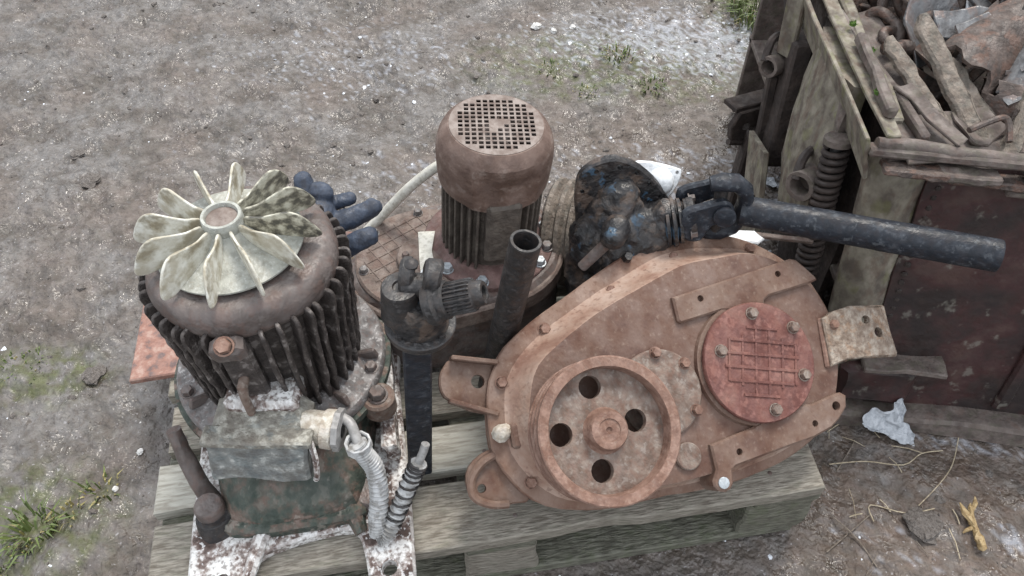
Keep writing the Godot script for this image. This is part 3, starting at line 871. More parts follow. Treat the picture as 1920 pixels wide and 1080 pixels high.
	part("cable_gland", Geo.new().lathe([Vector2(0.0, 0), Vector2(0.020, 0), Vector2(0.020, 0.024), Vector2(0.023, 0.025), Vector2(0.023, 0.036), Vector2(0.021, 0.038), Vector2(0.0, 0.038)], 22, ax(Vector3(0.047, 0.150, 0.122), Vector3(1, 0.02, 0.1))).bend(lump, 0.003), M.plaster, tb)
	part("gland_nut", Geo.new().lathe([Vector2(0.010, 0), Vector2(0.025, 0), Vector2(0.025, 0.007), Vector2(0.010, 0.008)], 8, ax(Vector3(0.085, 0.151, 0.126), Vector3(1, 0.02, 0.1))), M.cable_grey, tb)
	part("lifting_pin", Geo.new().tube([Vector3(-0.008, 0.222, 0.106), Vector3(-0.008, 0.220, 0.117), Vector3(-0.007, 0.208, 0.122), Vector3(-0.006, 0.176, 0.122)], [0.0055, 0.006, 0.0048, 0.0048], 10), M.rust_web, tb)
	# cable and split corrugated sleeve
	part("motor_cable", Geo.new().tube(spline([Vector3(0.090, 0.152, 0.128), Vector3(0.100, 0.150, 0.137), Vector3(0.106, 0.142, 0.155), Vector3(0.112, 0.128, 0.166)]), 0.0062, 12), M.cable_grey, m)
	var run := spline([Vector3(0.106, 0.145, 0.161), Vector3(0.112, 0.130, 0.168), Vector3(0.120, 0.110, 0.176), Vector3(0.120, 0.075, 0.192), Vector3(0.113, 0.045, 0.210), Vector3(0.110, 0.026, 0.220)], 48)
	var rr := []
	for i in run.size():
		rr.push_back(0.0103 + 0.0014 * sin(i * TAU / 8.0) - 0.002 * clampf((i - 180.0) / 60.0, 0, 1))
	part("corrugated_sleeve", Geo.new().tube(run, rr, 14), M.conduit, m, 60)
	var turns := []
	for i in 40:
		var a := i * TAU / 10.0
		turns.push_back(Vector3(0.107 + cos(a) * 0.0140, 0.148 - i * 0.0004, 0.160 + sin(a) * 0.0140))
	part("loose_spiral", Geo.new().tube(turns, 0.0018, 6), M.conduit, m)
	run = spline([Vector3(0.110, 0.024, 0.222), Vector3(0.122, 0.028, 0.220), Vector3(0.140, 0.055, 0.204), Vector3(0.162, 0.094, 0.185), Vector3(0.171, 0.112, 0.178)], 40)
	rr = []
	for i in run.size():
		rr.push_back(0.0092 + 0.0016 * sin(i * TAU / 7.0))
	part("corrugated_sleeve", Geo.new().tube(run, rr, 14), M.conduit, m, 60)
	var coil := []
	for i in 90:
		var s := 60.0 + i / 90.0 * (run.size() - 62.0)
		var k := int(s)
		var p: Vector3 = run[k].lerp(run[k + 1], s - k)
		var d: Vector3 = (run[k + 1] - run[k]).normalized()
		var x := d.cross(Vector3.UP).normalized()
		var a := i * TAU / 9.0
		coil.push_back(p + (x * cos(a) + d.cross(x) * sin(a)) * 0.0108)
	part("dark_spiral", Geo.new().tube(coil, 0.0016, 5), M.black, m)
	part("bare_cable_end", Geo.new().tube([Vector3(0.170, 0.110, 0.179), Vector3(0.178, 0.124, 0.172), Vector3(0.182, 0.134, 0.168)], 0.0052, 10), M.cable_grey, m)
	# the strut down the left side, foot bolts
	part("side_strut", Geo.new().tube(spline([Vector3(-0.116, 0.108, 0.084), Vector3(-0.114, 0.094, 0.092), Vector3(-0.106, 0.06, 0.115), Vector3(-0.092, 0.02, 0.140)]), [0.010, 0.010, 0.010, 0.010, 0.0100, 0.010, 0.010, 0.010, 0.010, 0.0105, 0.0105, 0.0105, 0.011, 0.011, 0.0115, 0.0115, 0.012, 0.013, 0.014], 12).bend(lump, 0.004), M.rust_dark, m)
	part("foot_boss", Geo.new().lathe([Vector2(0.026, 0.014), Vector2(0.025, 0.022), Vector2(0.021, 0.036), Vector2(0.019, 0.038), Vector2(0, 0.038)], 20, Transform3D(Basis(), Vector3(-0.082, 0, 0.168))).bend(lump, 0.004), M.black, m)
	part("foot_bolt", Geo.new().lathe([Vector2(0.017, 0.036), Vector2(0.017, 0.05), Vector2(0.015, 0.053), Vector2(0, 0.054)], 16, Transform3D(Basis(), Vector3(-0.085, 0.002, 0.163))).bend(lump, 0.003), M.rust_dark, m)
	part("foot_boss", Geo.new().lathe([Vector2(0.024, 0.014), Vector2(0.022, 0.026), Vector2(0.017, 0.034), Vector2(0, 0.035)], 20, Transform3D(Basis(), Vector3(0.102, 0, 0.165))).bend(lump, 0.004), M.rust_dark, m)
	part("foot_web", Geo.new().tube([Vector3(0.0, 0.02, 0.15), Vector3(-0.03, 0.018, 0.2), Vector3(-0.045, 0.016, 0.25)], [0.012, 0.01, 0.007], 8), M.white_chips, m)
	part("foot_web", Geo.new().tube([Vector3(0.06, 0.03, 0.15), Vector3(0.082, 0.024, 0.18), Vector3(0.09, 0.015, 0.21)], [0.016, 0.013, 0.008], 8), M.green_paint, m)
	part("side_rail", Geo.new().box(Vector3(0.018, 0.05, 0.40), Transform3D(Basis(), Vector3(0.136, 0.041, -0.075)), 0.005).subdiv(3).bend(lump, 0.006).bend(fine, 0.003), M.white_chips, m)
	part("rear_web", Geo.new().box(Vector3(0.055, 0.03, 0.16), Transform3D(Basis(), Vector3(0.105, 0.06, -0.17)), 0.004).subdiv(2).bend(lump, 0.006), M.orange_board, m)


# ---------------------------------------------------------------- front gearbox
func front_gearbox() -> void:
	var g0 := thing("gearbox", "big rusty oval gearbox with a belt pulley and a red ribbed round cover", "gearbox", Vector3(0.064, 0.215, -0.404))
	var n := Vector3(0.20518, 0.85857, 0.46986).normalized()
	var u := (Vector3.RIGHT - n * n.x).normalized()
	g0.basis = Basis(u, n.cross(u), n)
	var flange := smooth(poly([-0.040, -0.002, -0.068, 0.022, -0.088, 0.053, -0.095, 0.091, -0.096, 0.129, -0.089, 0.155, -0.073, 0.183, -0.045, 0.210, 0.004, 0.248, 0.068, 0.294, 0.117, 0.323, 0.151, 0.335, 0.190, 0.340, 0.236, 0.339, 0.275, 0.328, 0.314, 0.309, 0.351, 0.280, 0.376, 0.236, 0.382, 0.193, 0.378, 0.142, 0.364, 0.101, 0.333, 0.067, 0.285, 0.040, 0.217, 0.016, 0.130, 0.001, 0.060, -0.012, 0.0, -0.013]), 3)
	var body := smooth(poly([-0.040, 0.048, -0.055, 0.084, -0.055, 0.121, -0.046, 0.153, -0.023, 0.179, 0.029, 0.220, 0.093, 0.259, 0.144, 0.287, 0.196, 0.299, 0.242, 0.305, 0.290, 0.290, 0.334, 0.251, 0.352, 0.195, 0.349, 0.140, 0.330, 0.094, 0.285, 0.066, 0.225, 0.045, 0.175, 0.030, 0.104, 0.015, 0.018, 0.007]), 3)
	var c := Vector2(0.14, 0.155)
	var a := by_angle(flange, c, 96)
	var b := by_angle(body, c, 96)
	var rings := []
	for e in [[-0.0, -0.012, 0.0], [0.0, -0.001, 0.0], [0.0, 0.001, 0.002], [0.3, 0.002, 0.0], [0.5, 0.004, 0.0], [0.66, 0.010, 0.0], [0.82, 0.022, 0.0], [0.94, 0.035, 0.0], [1.0, 0.0415, 0.0], [1.05, 0.0445, 0.0], [1.12, 0.0455, 0.004], [1.2, 0.0458, 0.02]]:
		var ring := PackedVector3Array()
		for i in 96:
			var p: Vector2 = a[i].lerp(b[i], e[0])
			p -= (p - c).normalized() * float(e[2])
			ring.push_back(Vector3(p.x, p.y, e[1]))
		rings.push_back(ring)
	var mid := PackedVector3Array()
	for i in 96:
		var p := c + (b[i] - c) * 0.4
		mid.push_back(Vector3(p.x, p.y, 0.0462))
	rings.push_back(mid)
	# rust and dust tints; upward shoulder painted paler, flat darker, as light falls
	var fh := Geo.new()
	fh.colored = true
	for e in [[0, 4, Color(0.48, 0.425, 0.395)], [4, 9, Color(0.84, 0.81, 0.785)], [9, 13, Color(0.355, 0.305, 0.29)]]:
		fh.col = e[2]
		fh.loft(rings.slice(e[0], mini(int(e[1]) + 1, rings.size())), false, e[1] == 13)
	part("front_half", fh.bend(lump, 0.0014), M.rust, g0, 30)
	rings = []
	for e in [[1.0, -0.0145], [1.0, -0.026], [0.955, -0.03], [0.93, -0.045], [0.9, -0.075], [0.8, -0.09]]:
		var ring := PackedVector3Array()
		for i in 96:
			var p: Vector2 = c + (a[i] - c) * float(e[0]) - (a[i] - c).normalized() * 0.001
			ring.push_back(Vector3(p.x, p.y, minf(e[1], 1.0)))
		rings.push_back(ring)
	# the back half is shallow at the front edge, where it rests on the pallet, and deeper behind
	for k in rings.size():
		if k < 2:
			continue
		for i in 96:
			var v: Vector3 = rings[k][i]
			rings[k][i].z = -0.026 + (v.z + 0.026) * clampf(0.28 + v.y * 2.4, 0.28, 1.0)
	part("back_half", Geo.new().loft(rings).bend(lump, 0.0014), M.rust_deep, g0, 30)
	var up := func(x: float, y: float, z: float) -> Transform3D: return Transform3D(Basis(Vector3.RIGHT, Vector3(0, 0, 1), Vector3(0, -1, 0)), Vector3(x, y, z))
	for e in [[0.260, 0.322], [0.149, 0.304], [0.062, 0.256], [-0.025, 0.204], [-0.079, 0.137], [-0.043, 0.019], [0.325, 0.278], [0.362, 0.225]]:
		part("flange_bolt", bolt_shape(0.0068, 0.0085, up.call(e[0], e[1], 0.002)), M.rust_deep, g0)
	part("drain_plug", Geo.new().lathe([Vector2(0.011, 0), Vector2(0.011, 0.014), Vector2(0.006, 0.02), Vector2(0, 0.021)], 10, up.call(-0.080, 0.078, 0.001)).bend(lump, 0.006), M.plaster, g0)
	part("stub", Geo.new().box(Vector3(0.016, 0.03, 0.02), Transform3D(Basis.from_euler(Vector3(0, 0, 0.2)), Vector3(-0.062, 0.074, 0.009)), 0.003), M.rust_part, g0)
	# lug plates across the front
	var lug1 := poly([0.125, 0.241, 0.20, 0.267, 0.289, 0.298, 0.298, 0.297, 0.310, 0.288, 0.324, 0.276, 0.326, 0.272, 0.318, 0.268, 0.285, 0.257, 0.256, 0.248, 0.250, 0.243, 0.248, 0.236, 0.25, 0.20, 0.18, 0.20, 0.205, 0.222, 0.201, 0.227, 0.19, 0.227, 0.16, 0.217, 0.135, 0.209, 0.131, 0.212])
	part("upper_lug", Geo.new().prism(lug1, 0.036, 0.0535, 0.0025, [ring2(Vector2(0.270, 0.277), 0.0042), ring2(Vector2(0.162, 0.241), 0.0042)]), M.rust_part, g0)
	var lug2 := poly([0.166, 0.063, 0.222, 0.084, 0.265, 0.11, 0.305, 0.113, 0.338, 0.126, 0.346, 0.128, 0.354, 0.124, 0.353, 0.110, 0.342, 0.095, 0.33, 0.084, 0.305, 0.072, 0.25, 0.055, 0.198, 0.038, 0.193, 0.034, 0.1935, 0.019, 0.190, 0.012, 0.183, 0.008, 0.175, 0.009, 0.168, 0.015, 0.167, 0.022, 0.172, 0.034])
	part("lower_lug", Geo.new().prism(lug2, 0.016, 0.0535, 0.0025, [ring2(Vector2(0.203, 0.055), 0.0042), ring2(Vector2(0.307, 0.089), 0.0042), ring2(Vector2(0.338, 0.111), 0.0058)]), M.rust_part, g0)
	part("lug_plug", Geo.new().lathe([Vector2(0.007, 0), Vector2(0.007, 0.002), Vector2(0.004, 0.003), Vector2(0, 0.003)], 12, up.call(0.180, 0.019, 0.0533)), M.zinc, g0)
	# round red cover with a raised grid
	part("cover_seat", Geo.new().lathe([Vector2(0.0795, 0.042), Vector2(0.077, 0.0525), Vector2(0.06, 0.0535)], 56, up.call(0.231, 0.163, 0)), M.rust_part, g0)
	var cover := part("inspection_cover", Geo.new().lathe([Vector2(0.0735, 0.054), Vector2(0.0745, 0.0555), Vector2(0.0745, 0.060), Vector2(0.073, 0.0618), Vector2(0.04, 0.0622), Vector2(0, 0.0624)], 64, up.call(0.233, 0.163, 0)), M.red_paint, g0)
	for e in [[0.225, 0.223], [0.280, 0.207], [0.181, 0.175], [0.291, 0.148], [0.249, 0.105]]:
		part("cover_bolt", bolt_shape(0.0066, 0.0085, up.call(e[0], e[1], 0.0615)), M.rust_web, cover)
	var rot := Transform3D(Basis.from_euler(Vector3(0, 0, deg_to_rad(-3.0))), Vector3(0.236, 0.163, 0.0624))
	for i in 6:
		var y := 0.0415 - i * 0.0166
		var half: float = [0.021, 0.043, 0.05, 0.049, 0.043, 0.024][i]
		part("raised_rib", Geo.new().box(Vector3(half * 2.0, 0.0042, 0.0034), rot * Transform3D(Basis(), Vector3(-0.001, y, 0)), 0.0014), M.red_paint, cover)
	for i in 6:
		var x := -0.0445 + i * 0.0178
		var half: float = [0.026, 0.031, 0.0415, 0.0415, 0.031, 0.026][i]
		part("raised_rib", Geo.new().box(Vector3(0.0034, half * 2.0, 0.0024), rot * Transform3D(Basis(), Vector3(x, 0.0, 0)), 0.0010), M.red_paint, cover)
	# bearing cap, blanking plug
	var cap := part("bearing_cap", Geo.new().lathe([Vector2(0.053, 0.040), Vector2(0.053, 0.050), Vector2(0.051, 0.052), Vector2(0.035, 0.0525), Vector2(0.03, 0.056), Vector2(0, 0.056)], 48, up.call(0.106, 0.124, 0)), M.rust_web, g0)
	for e in [[0.137, 0.160], [0.150, 0.104], [0.1, 0.172], [0.066, 0.145]]:
		part("cap_bolt", bolt_shape(0.0062, 0.0085, up.call(e[0], e[1], 0.0515)), M.rust_deep, cap)
	part("blanking_plug", Geo.new().lathe([Vector2(0.0165, 0.03), Vector2(0.0165, 0.049), Vector2(0.015, 0.0505), Vector2(0, 0.0507)], 28, up.call(0.139, 0.050, 0)), M.rust_web, g0)
	# pulley
	var pc := Vector2(0.022, 0.079)
	var rim := [Vector2(0.069, 0.088), Vector2(0.0695, 0.107), Vector2(0.0705, 0.1095), Vector2(0.0805, 0.1105), Vector2(0.0822, 0.109), Vector2(0.0822, 0.1035), Vector2(0.0765, 0.099), Vector2(0.0765, 0.0955), Vector2(0.0818, 0.091), Vector2(0.0818, 0.0875), Vector2(0.0762, 0.083), Vector2(0.0762, 0.0795), Vector2(0.0818, 0.075), Vector2(0.0818, 0.0715), Vector2(0.0762, 0.067), Vector2(0.0762, 0.064), Vector2(0.0818, 0.060), Vector2(0.081, 0.056), Vector2(0.066, 0.056), Vector2(0.068, 0.084)]
	rim.reverse()
	var pulley := part("pulley_rim", Geo.new().lathe(rim, 72, up.call(pc.x, pc.y, 0)), M.rust_deep, g0)
	var holes := []
	for e in [[0.005, 0.127], [0.058, 0.0905], [0.018, 0.035], [-0.029, 0.074]]:
		holes.push_back(ring2(Vector2(e[0], e[1]), 0.0132, 18))
	part("pulley_web", Geo.new().prism(ring2(pc, 0.0692, 48), 0.080, 0.090, 0.0, holes), M.rust_web, pulley)
	part("pulley_hub", Geo.new().lathe([Vector2(0.027, 0.089), Vector2(0.0235, 0.093), Vector2(0.0222, 0.104), Vector2(0.0205, 0.1065), Vector2(0.013, 0.1065), Vector2(0.0125, 0.105), Vector2(0.004, 0.105), Vector2(0.0025, 0.102), Vector2(0, 0.102)], 32, up.call(pc.x, pc.y, 0)), M.rust_deep, pulley)
	part("pulley_neck", Geo.new().lathe([Vector2(0.03, 0.044), Vector2(0.03, 0.082), Vector2(0.0, 0.082)], 32, up.call(pc.x, pc.y, 0)), M.rust_deep, pulley)
	# side feet
	var foot := part("side_foot", Geo.new().prism(smooth(poly([-0.153, 0.144, -0.147, 0.158, -0.135, 0.166, -0.086, 0.161, -0.07, 0.13, -0.093, 0.099, -0.137, 0.113, -0.151, 0.126]), 2), -0.022, -0.010, 0.002, [ring2(Vector2(-0.106, 0.139), 0.0085)]), M.rust_part, g0)
	part("foot_rib", Geo.new().box(Vector3(0.058, 0.006, 0.022), Transform3D(Basis.from_euler(Vector3(0, 0, -0.08)), Vector3(-0.112, 0.164, -0.004)), 0.002), M.rust_part, foot)
	part("foot_rib", Geo.new().box(Vector3(0.062, 0.006, 0.022), Transform3D(Basis.from_euler(Vector3(0, 0, -0.26)), Vector3(-0.112, 0.107, -0.004)), 0.002), M.rust_part, foot)
	foot = part("side_foot", Geo.new().prism(smooth(poly([-0.119, 0.029, -0.110, 0.045, -0.09, 0.058, -0.07, 0.058, -0.038, 0.003, -0.060, -0.006, -0.087, -0.010, -0.108, -0.003, -0.117, 0.011]), 2), -0.020, -0.010, 0.002, [ring2(Vector2(-0.100, 0.012), 0.0055)]), M.rust_part, g0)
	part("foot_rib", Geo.new().tube(spline([Vector3(-0.068, -0.006, -0.008), Vector3(-0.09, -0.006, -0.006), Vector3(-0.11, 0.003, -0.006), Vector3(-0.113, 0.022, -0.006), Vector3(-0.102, 0.041, -0.004), Vector3(-0.085, 0.052, -0.004)]), 0.0052, 8), M.rust_part, foot)
	# bracket at the right end
	var br := part("end_bracket", Geo.new().prism(poly([0.328, 0.222, 0.345, 0.232, 0.371, 0.238, 0.418, 0.243, 0.421, 0.241, 0.434, 0.180, 0.432, 0.176, 0.40, 0.174, 0.384, 0.173, 0.36, 0.170, 0.336, 0.160]), 0.044, 0.054, 0.002, [ring2(Vector2(0.389, 0.221), 0.0055), ring2(Vector2(0.405, 0.205), 0.0065)]).subdiv(1).bend(lump, 0.004), M.scale_plate, g0)
	part("bracket_side", Geo.new().box(Vector3(0.01, 0.064, 0.06), Transform3D(Basis.from_euler(Vector3(0, 0, 0.1)), Vector3(0.333, 0.191, 0.02)), 0.002), M.rust_deep, br)
	part("bracket_bolt", bolt_shape(0.006, 0.007, up.call(0.343, 0.214, 0.053)), M.rust_deep, br)
	part("bracket_neck", Geo.new().box(Vector3(0.06, 0.05, 0.03), Transform3D(Basis(), Vector3(0.35, 0.195, 0.022)), 0.006), M.rust_part, br)


# ---------------------------------------------------------------- motor in the middle
func middle_motor() -> void:
	var m := thing("flange_motor", "upright rust brown motor with a round grid fan hood, on a flat gear casing", "motor", Vector3(-0.034, 0.160, -0.766))
	# gear casing lying flat; the round cover with a grid is to the left
	var o := PackedVector2Array()
	var ca := Vector2(-0.090, -0.031)
	var cb := Vector2(0.0, 0.0)
	var hull := PackedVector2Array()
	hull.append_array(ring2(ca, 0.104, 40))
	hull.append_array(ring2(cb, 0.104, 40))
	o = Geometry2D.convex_hull(hull)
	o.remove_at(o.size() - 1)
	part("gear_casing", Geo.new().prism(o, 0.0, 0.118, 0.006, [], flat()).bend(lump, 0.003), M.rust_dark, m)
	part("casing_lip", Geo.new().prism(Geometry2D.offset_polygon(o, 0.006)[0], 0.085, 0.112, 0.003, [], flat()), M.tan_iron, m)
	var cov := part("grid_cover", Geo.new().prism(ring2(ca, 0.097, 56), 0.112, 0.1245, 0.003, [], flat()), M.tan_iron, m)
	var rot := Transform3D(Basis.from_euler(Vector3(0, deg_to_rad(38.0), 0)), Vector3(ca.x, 0.1245, -ca.y))
	for i in 9:
		var t := -0.072 + i * 0.018
		var half := sqrt(0.0072 - t * t) * 0.93
		part("raised_rib", Geo.new().box(Vector3(0.0022, 0.002, half * 2.0), rot * Transform3D(Basis(), Vector3(t, 0, 0)), 0.0007), M.tan_iron, cov)
		part("raised_rib", Geo.new().box(Vector3(half * 2.0, 0.0024, 0.0022), rot * Transform3D(Basis(), Vector3(0, 0, t)), 0.0007), M.tan_iron, cov)
	for a in [60.0, 100.0, 150.0, 200.0, 250.0]:
		part("cover_bolt", bolt_shape(0.006, 0.008, Transform3D(Basis(), Vector3(ca.x + 0.086 * cos(deg_to_rad(a)), 0.1242, -ca.y - 0.086 * sin(deg_to_rad(a))))), M.grey_flange, cov)
	var dish := part("round_plate", Geo.new().lathe([Vector2(0.036, 0.120), Vector2(0.036, 0.131), Vector2(0.0345, 0.1325), Vector2(0, 0.133)], 48, Transform3D(Basis(), Vector3(-0.091, 0, 0.036))), M.tan_iron, m)
	part("plate_bolt", bolt_shape(0.005, 0.006, Transform3D(Basis(), Vector3(-0.114, 0.132, 0.038))), M.rust_dark, dish)
	# flange under the motor
	var axis := Transform3D(Basis.from_euler(Vector3(0, 0, deg_to_rad(-4.0))), Vector3(0, 0.118, 0))
	var fl := part("motor_flange", Geo.new().lathe([Vector2(0.1, -0.03), Vector2(0.1035, -0.026), Vector2(0.1035, -0.004), Vector2(0.1015, -0.002), Vector2(0.05, 0.0)], 56, axis), M.grey_flange, m)
	part("painted_ring", Geo.new().lathe([Vector2(0.092, -0.004), Vector2(0.0925, 0.006), Vector2(0.091, 0.008), Vector2(0.078, 0.010), Vector2(0.074, 0.014), Vector2(0.05, 0.018)], 56, axis), M.pink_paint, fl)
	for e in [[-30.0, "zinc"], [20.0, "zinc"], [-62.0, "grey_flange"], [-95.0, "zinc"], [-8.0, "grey_flange"], [-132.0, "zinc"]]:
		var a := deg_to_rad(e[0])
		part("flange_bolt", bolt_shape(0.0075, 0.009, axis * Transform3D(Basis(), Vector3(0.0835 * cos(a), 0.0085, -0.0835 * sin(a)))), M[e[1]], fl)
	# ribbed barrel
	part("barrel", Geo.new().lathe([Vector2(0.055, 0.01), Vector2(0.058, 0.01), Vector2(0.058, 0.17), Vector2(0.03, 0.175)], 40, axis), M.fin_olive, m)
	var first: MeshInstance3D
	for k in 36:
		var a := 10.0 * k + 5.0
		var off := absf(fmod(a - 75.0 + 540.0, 360.0) - 180.0)
		if off < 22.0:
			continue
		var xf := axis * Transform3D(Basis.from_euler(Vector3(0, -deg_to_rad(a), 0)), Vector3.ZERO)
		if first == null:
			first = part("cooling_fin", Geo.new().prism(poly([0.054, 0.006, 0.0655, 0.008, 0.067, 0.016, 0.0678, 0.165, 0.054, 0.17]), -0.0017, 0.0017, 0.0008, [], Transform3D(), true), M.fin_olive, m)
			first.transform = xf
		else:
			again("cooling_fin", first, m, xf)
	part("name_pad", Geo.new().box(Vector3(0.046, 0.10, 0.02), axis * Transform3D(Basis.from_euler(Vector3(0, deg_to_rad(15.0), 0)), Vector3(0.0145, 0.085, 0.0565)), 0.004), M.fin_olive, m)
	# hood: round with four pressed flats
	var hood := Geo.new()
	var rings := []
	for e in [[0.070, 0.130, 0.35], [0.0720, 0.130, 0.4], [0.0735, 0.144, 0.8], [0.0745, 0.160, 1.0], [0.0752, 0.174, 0.75], [0.0745, 0.186, 0.25], [0.0718, 0.197, 0.0], [0.0672, 0.2065, 0.0], [0.0605, 0.2130, 0.0], [0.0570, 0.2139, 0.0]]:
		var ring := PackedVector3Array()
		for i in 72:
			var a := TAU * i / 72.0
			var w := maxf(0.0, cos(2.0 * (a - deg_to_rad(75.0))))
			var low: float = 0.010 * smoothstep(0.75, 0.0, w) if e[1] < 0.135 else 0.0
			var r: float = e[0] - 0.013 * float(e[2]) * smoothstep(0.3, 0.75, w)
			ring.push_back(axis * Vector3(cos(a) * r, e[1] - low * 0.0 + (0.004 - 0.012 * w if e[1] < 0.135 else 0.0), sin(a) * r))
		rings.push_back(ring)
	hood.loft(rings, false, false)
	var hd := part("fan_hood", hood, M.hood, m, 24)
	# the guard: a round sheet with square holes punched in it
	var holes := []
	var pitch := 0.0081
	for iy in 16:
		for ix in 16:
			var p := Vector2((ix - 7.5) * pitch, (iy - 7.5) * pitch)
			if p.length() > 0.0528 or p.length() < 0.0065 or (p.length() < 0.016 and (ix * 7 + iy * 3) % 4 == 0):
				continue
			var hw := pitch * 0.355
			holes.push_back([p, hw])
	var guard := Geo.new()
	# bars between the holes, one cell at a time: cells with a hole get a frame, the others are closed
	var gx := axis * Transform3D(Basis.from_euler(Vector3(0, deg_to_rad(4.0), 0)), Vector3(0, 0.2133, 0))
	var open := {}
	for h in holes:
		open[Vector2i(roundi(h[0].x / pitch + 7.5), roundi(h[0].y / pitch + 7.5))] = true
	for iy in range(-1, 17):
		for ix in range(-1, 17):
			var x0 := (ix - 8.0) * pitch
			var z0 := (iy - 8.0) * pitch
			var cell := PackedVector2Array([Vector2(x0, z0), Vector2(x0 + pitch, z0), Vector2(x0 + pitch, z0 + pitch), Vector2(x0, z0 + pitch)])
			if open.has(Vector2i(ix, iy)):
				var q := pitch * 0.15
				for e in [[0, 0, 1, 0], [0, 1, 1, 1], [0, 0, 0, 1], [1, 0, 1, 1]]:
					var horizontal: bool = e[1] == e[3]
					var ctr := Vector3(x0 + pitch * 0.5, 0, z0 + (q * 0.5 if e[1] == 0 else pitch - q * 0.5)) if horizontal else Vector3(x0 + (q * 0.5 if e[0] == 0 else pitch - q * 0.5), 0, z0 + pitch * 0.5)
					guard.box(Vector3(pitch, 0.0016, q) if horizontal else Vector3(q, 0.0016, pitch - q * 2.0), gx * Transform3D(Basis(), ctr))
			else:
				for pc in Geometry2D.intersect_polygons(scaled(cell, 100.0), scaled(ring2(Vector2.ZERO, 0.0588, 64), 100.0)):
					if pc.size() >= 3:
						guard.prism(scaled(pc, 0.01), -0.0008, 0.0008, 0.0, [], gx * Transform3D(Basis(Vector3.RIGHT, Vector3(0, 0, 1), Vector3(0, -1, 0)), Vector3.ZERO))
	part("fan_guard", guard, M.hood_top, hd, 20)
	part("fan_inside", Geo.new().lathe([Vector2(0.058, 0.178), Vector2(0.02, 0.182), Vector2(0.018, 0.2), Vector2(0, 0.202)], 30, axis), M.rust_dark, hd)
	for k in 8:
		part("inner_blade", Geo.new().box(Vector3(0.04, 0.02, 0.002), axis * Transform3D(Basis.from_euler(Vector3(0.3, TAU * k / 8.0, 0)), Vector3(0, 0.19, 0)) * Transform3D(Basis(), Vector3(0.036, 0, 0))), M.tan_iron, hd)
	# pale cable out of the back
	part("supply_cable", Geo.new().tube(spline([Vector3(-0.045, 0.240, -0.03), Vector3(-0.060, 0.238, -0.034), Vector3(-0.087, 0.216, -0.034), Vector3(-0.116, 0.186, -0.034), Vector3(-0.151, 0.143, -0.034), Vector3(-0.185, 0.105, -0.03)]), 0.0072, 12), M.hose_white, m)
	# strip and putty lying on the round plate are their own things
	whole("paint_strip", Geo.new().prism(poly([-0.011, 0.036, 0.013, 0.037, 0.011, -0.0, 0.016, -0.03, -0.002, -0.04, -0.006, -0.01]), 0.0, 0.0014, 0.0004, [], flat(Vector3(-0.123, 0.2942, -0.736))).subdiv(1).bend(lump, 0.001), M.hose_white, "pale flat strip lying on the round brown plate of the flat gear casing", "strip")
	whole("putty_blob", stone_geo(0.009, 5, 0.6).moved(Transform3D(Basis(), Vector3(-0.117, 0.298, -0.690))), M.white_plastic, "small white lump between the pale strip and the black yoke", "lump")

func scaled(o: PackedVector2Array, s: float) -> PackedVector2Array:
	var r := PackedVector2Array()
	for p in o:
		r.push_back(p * s)
	return r


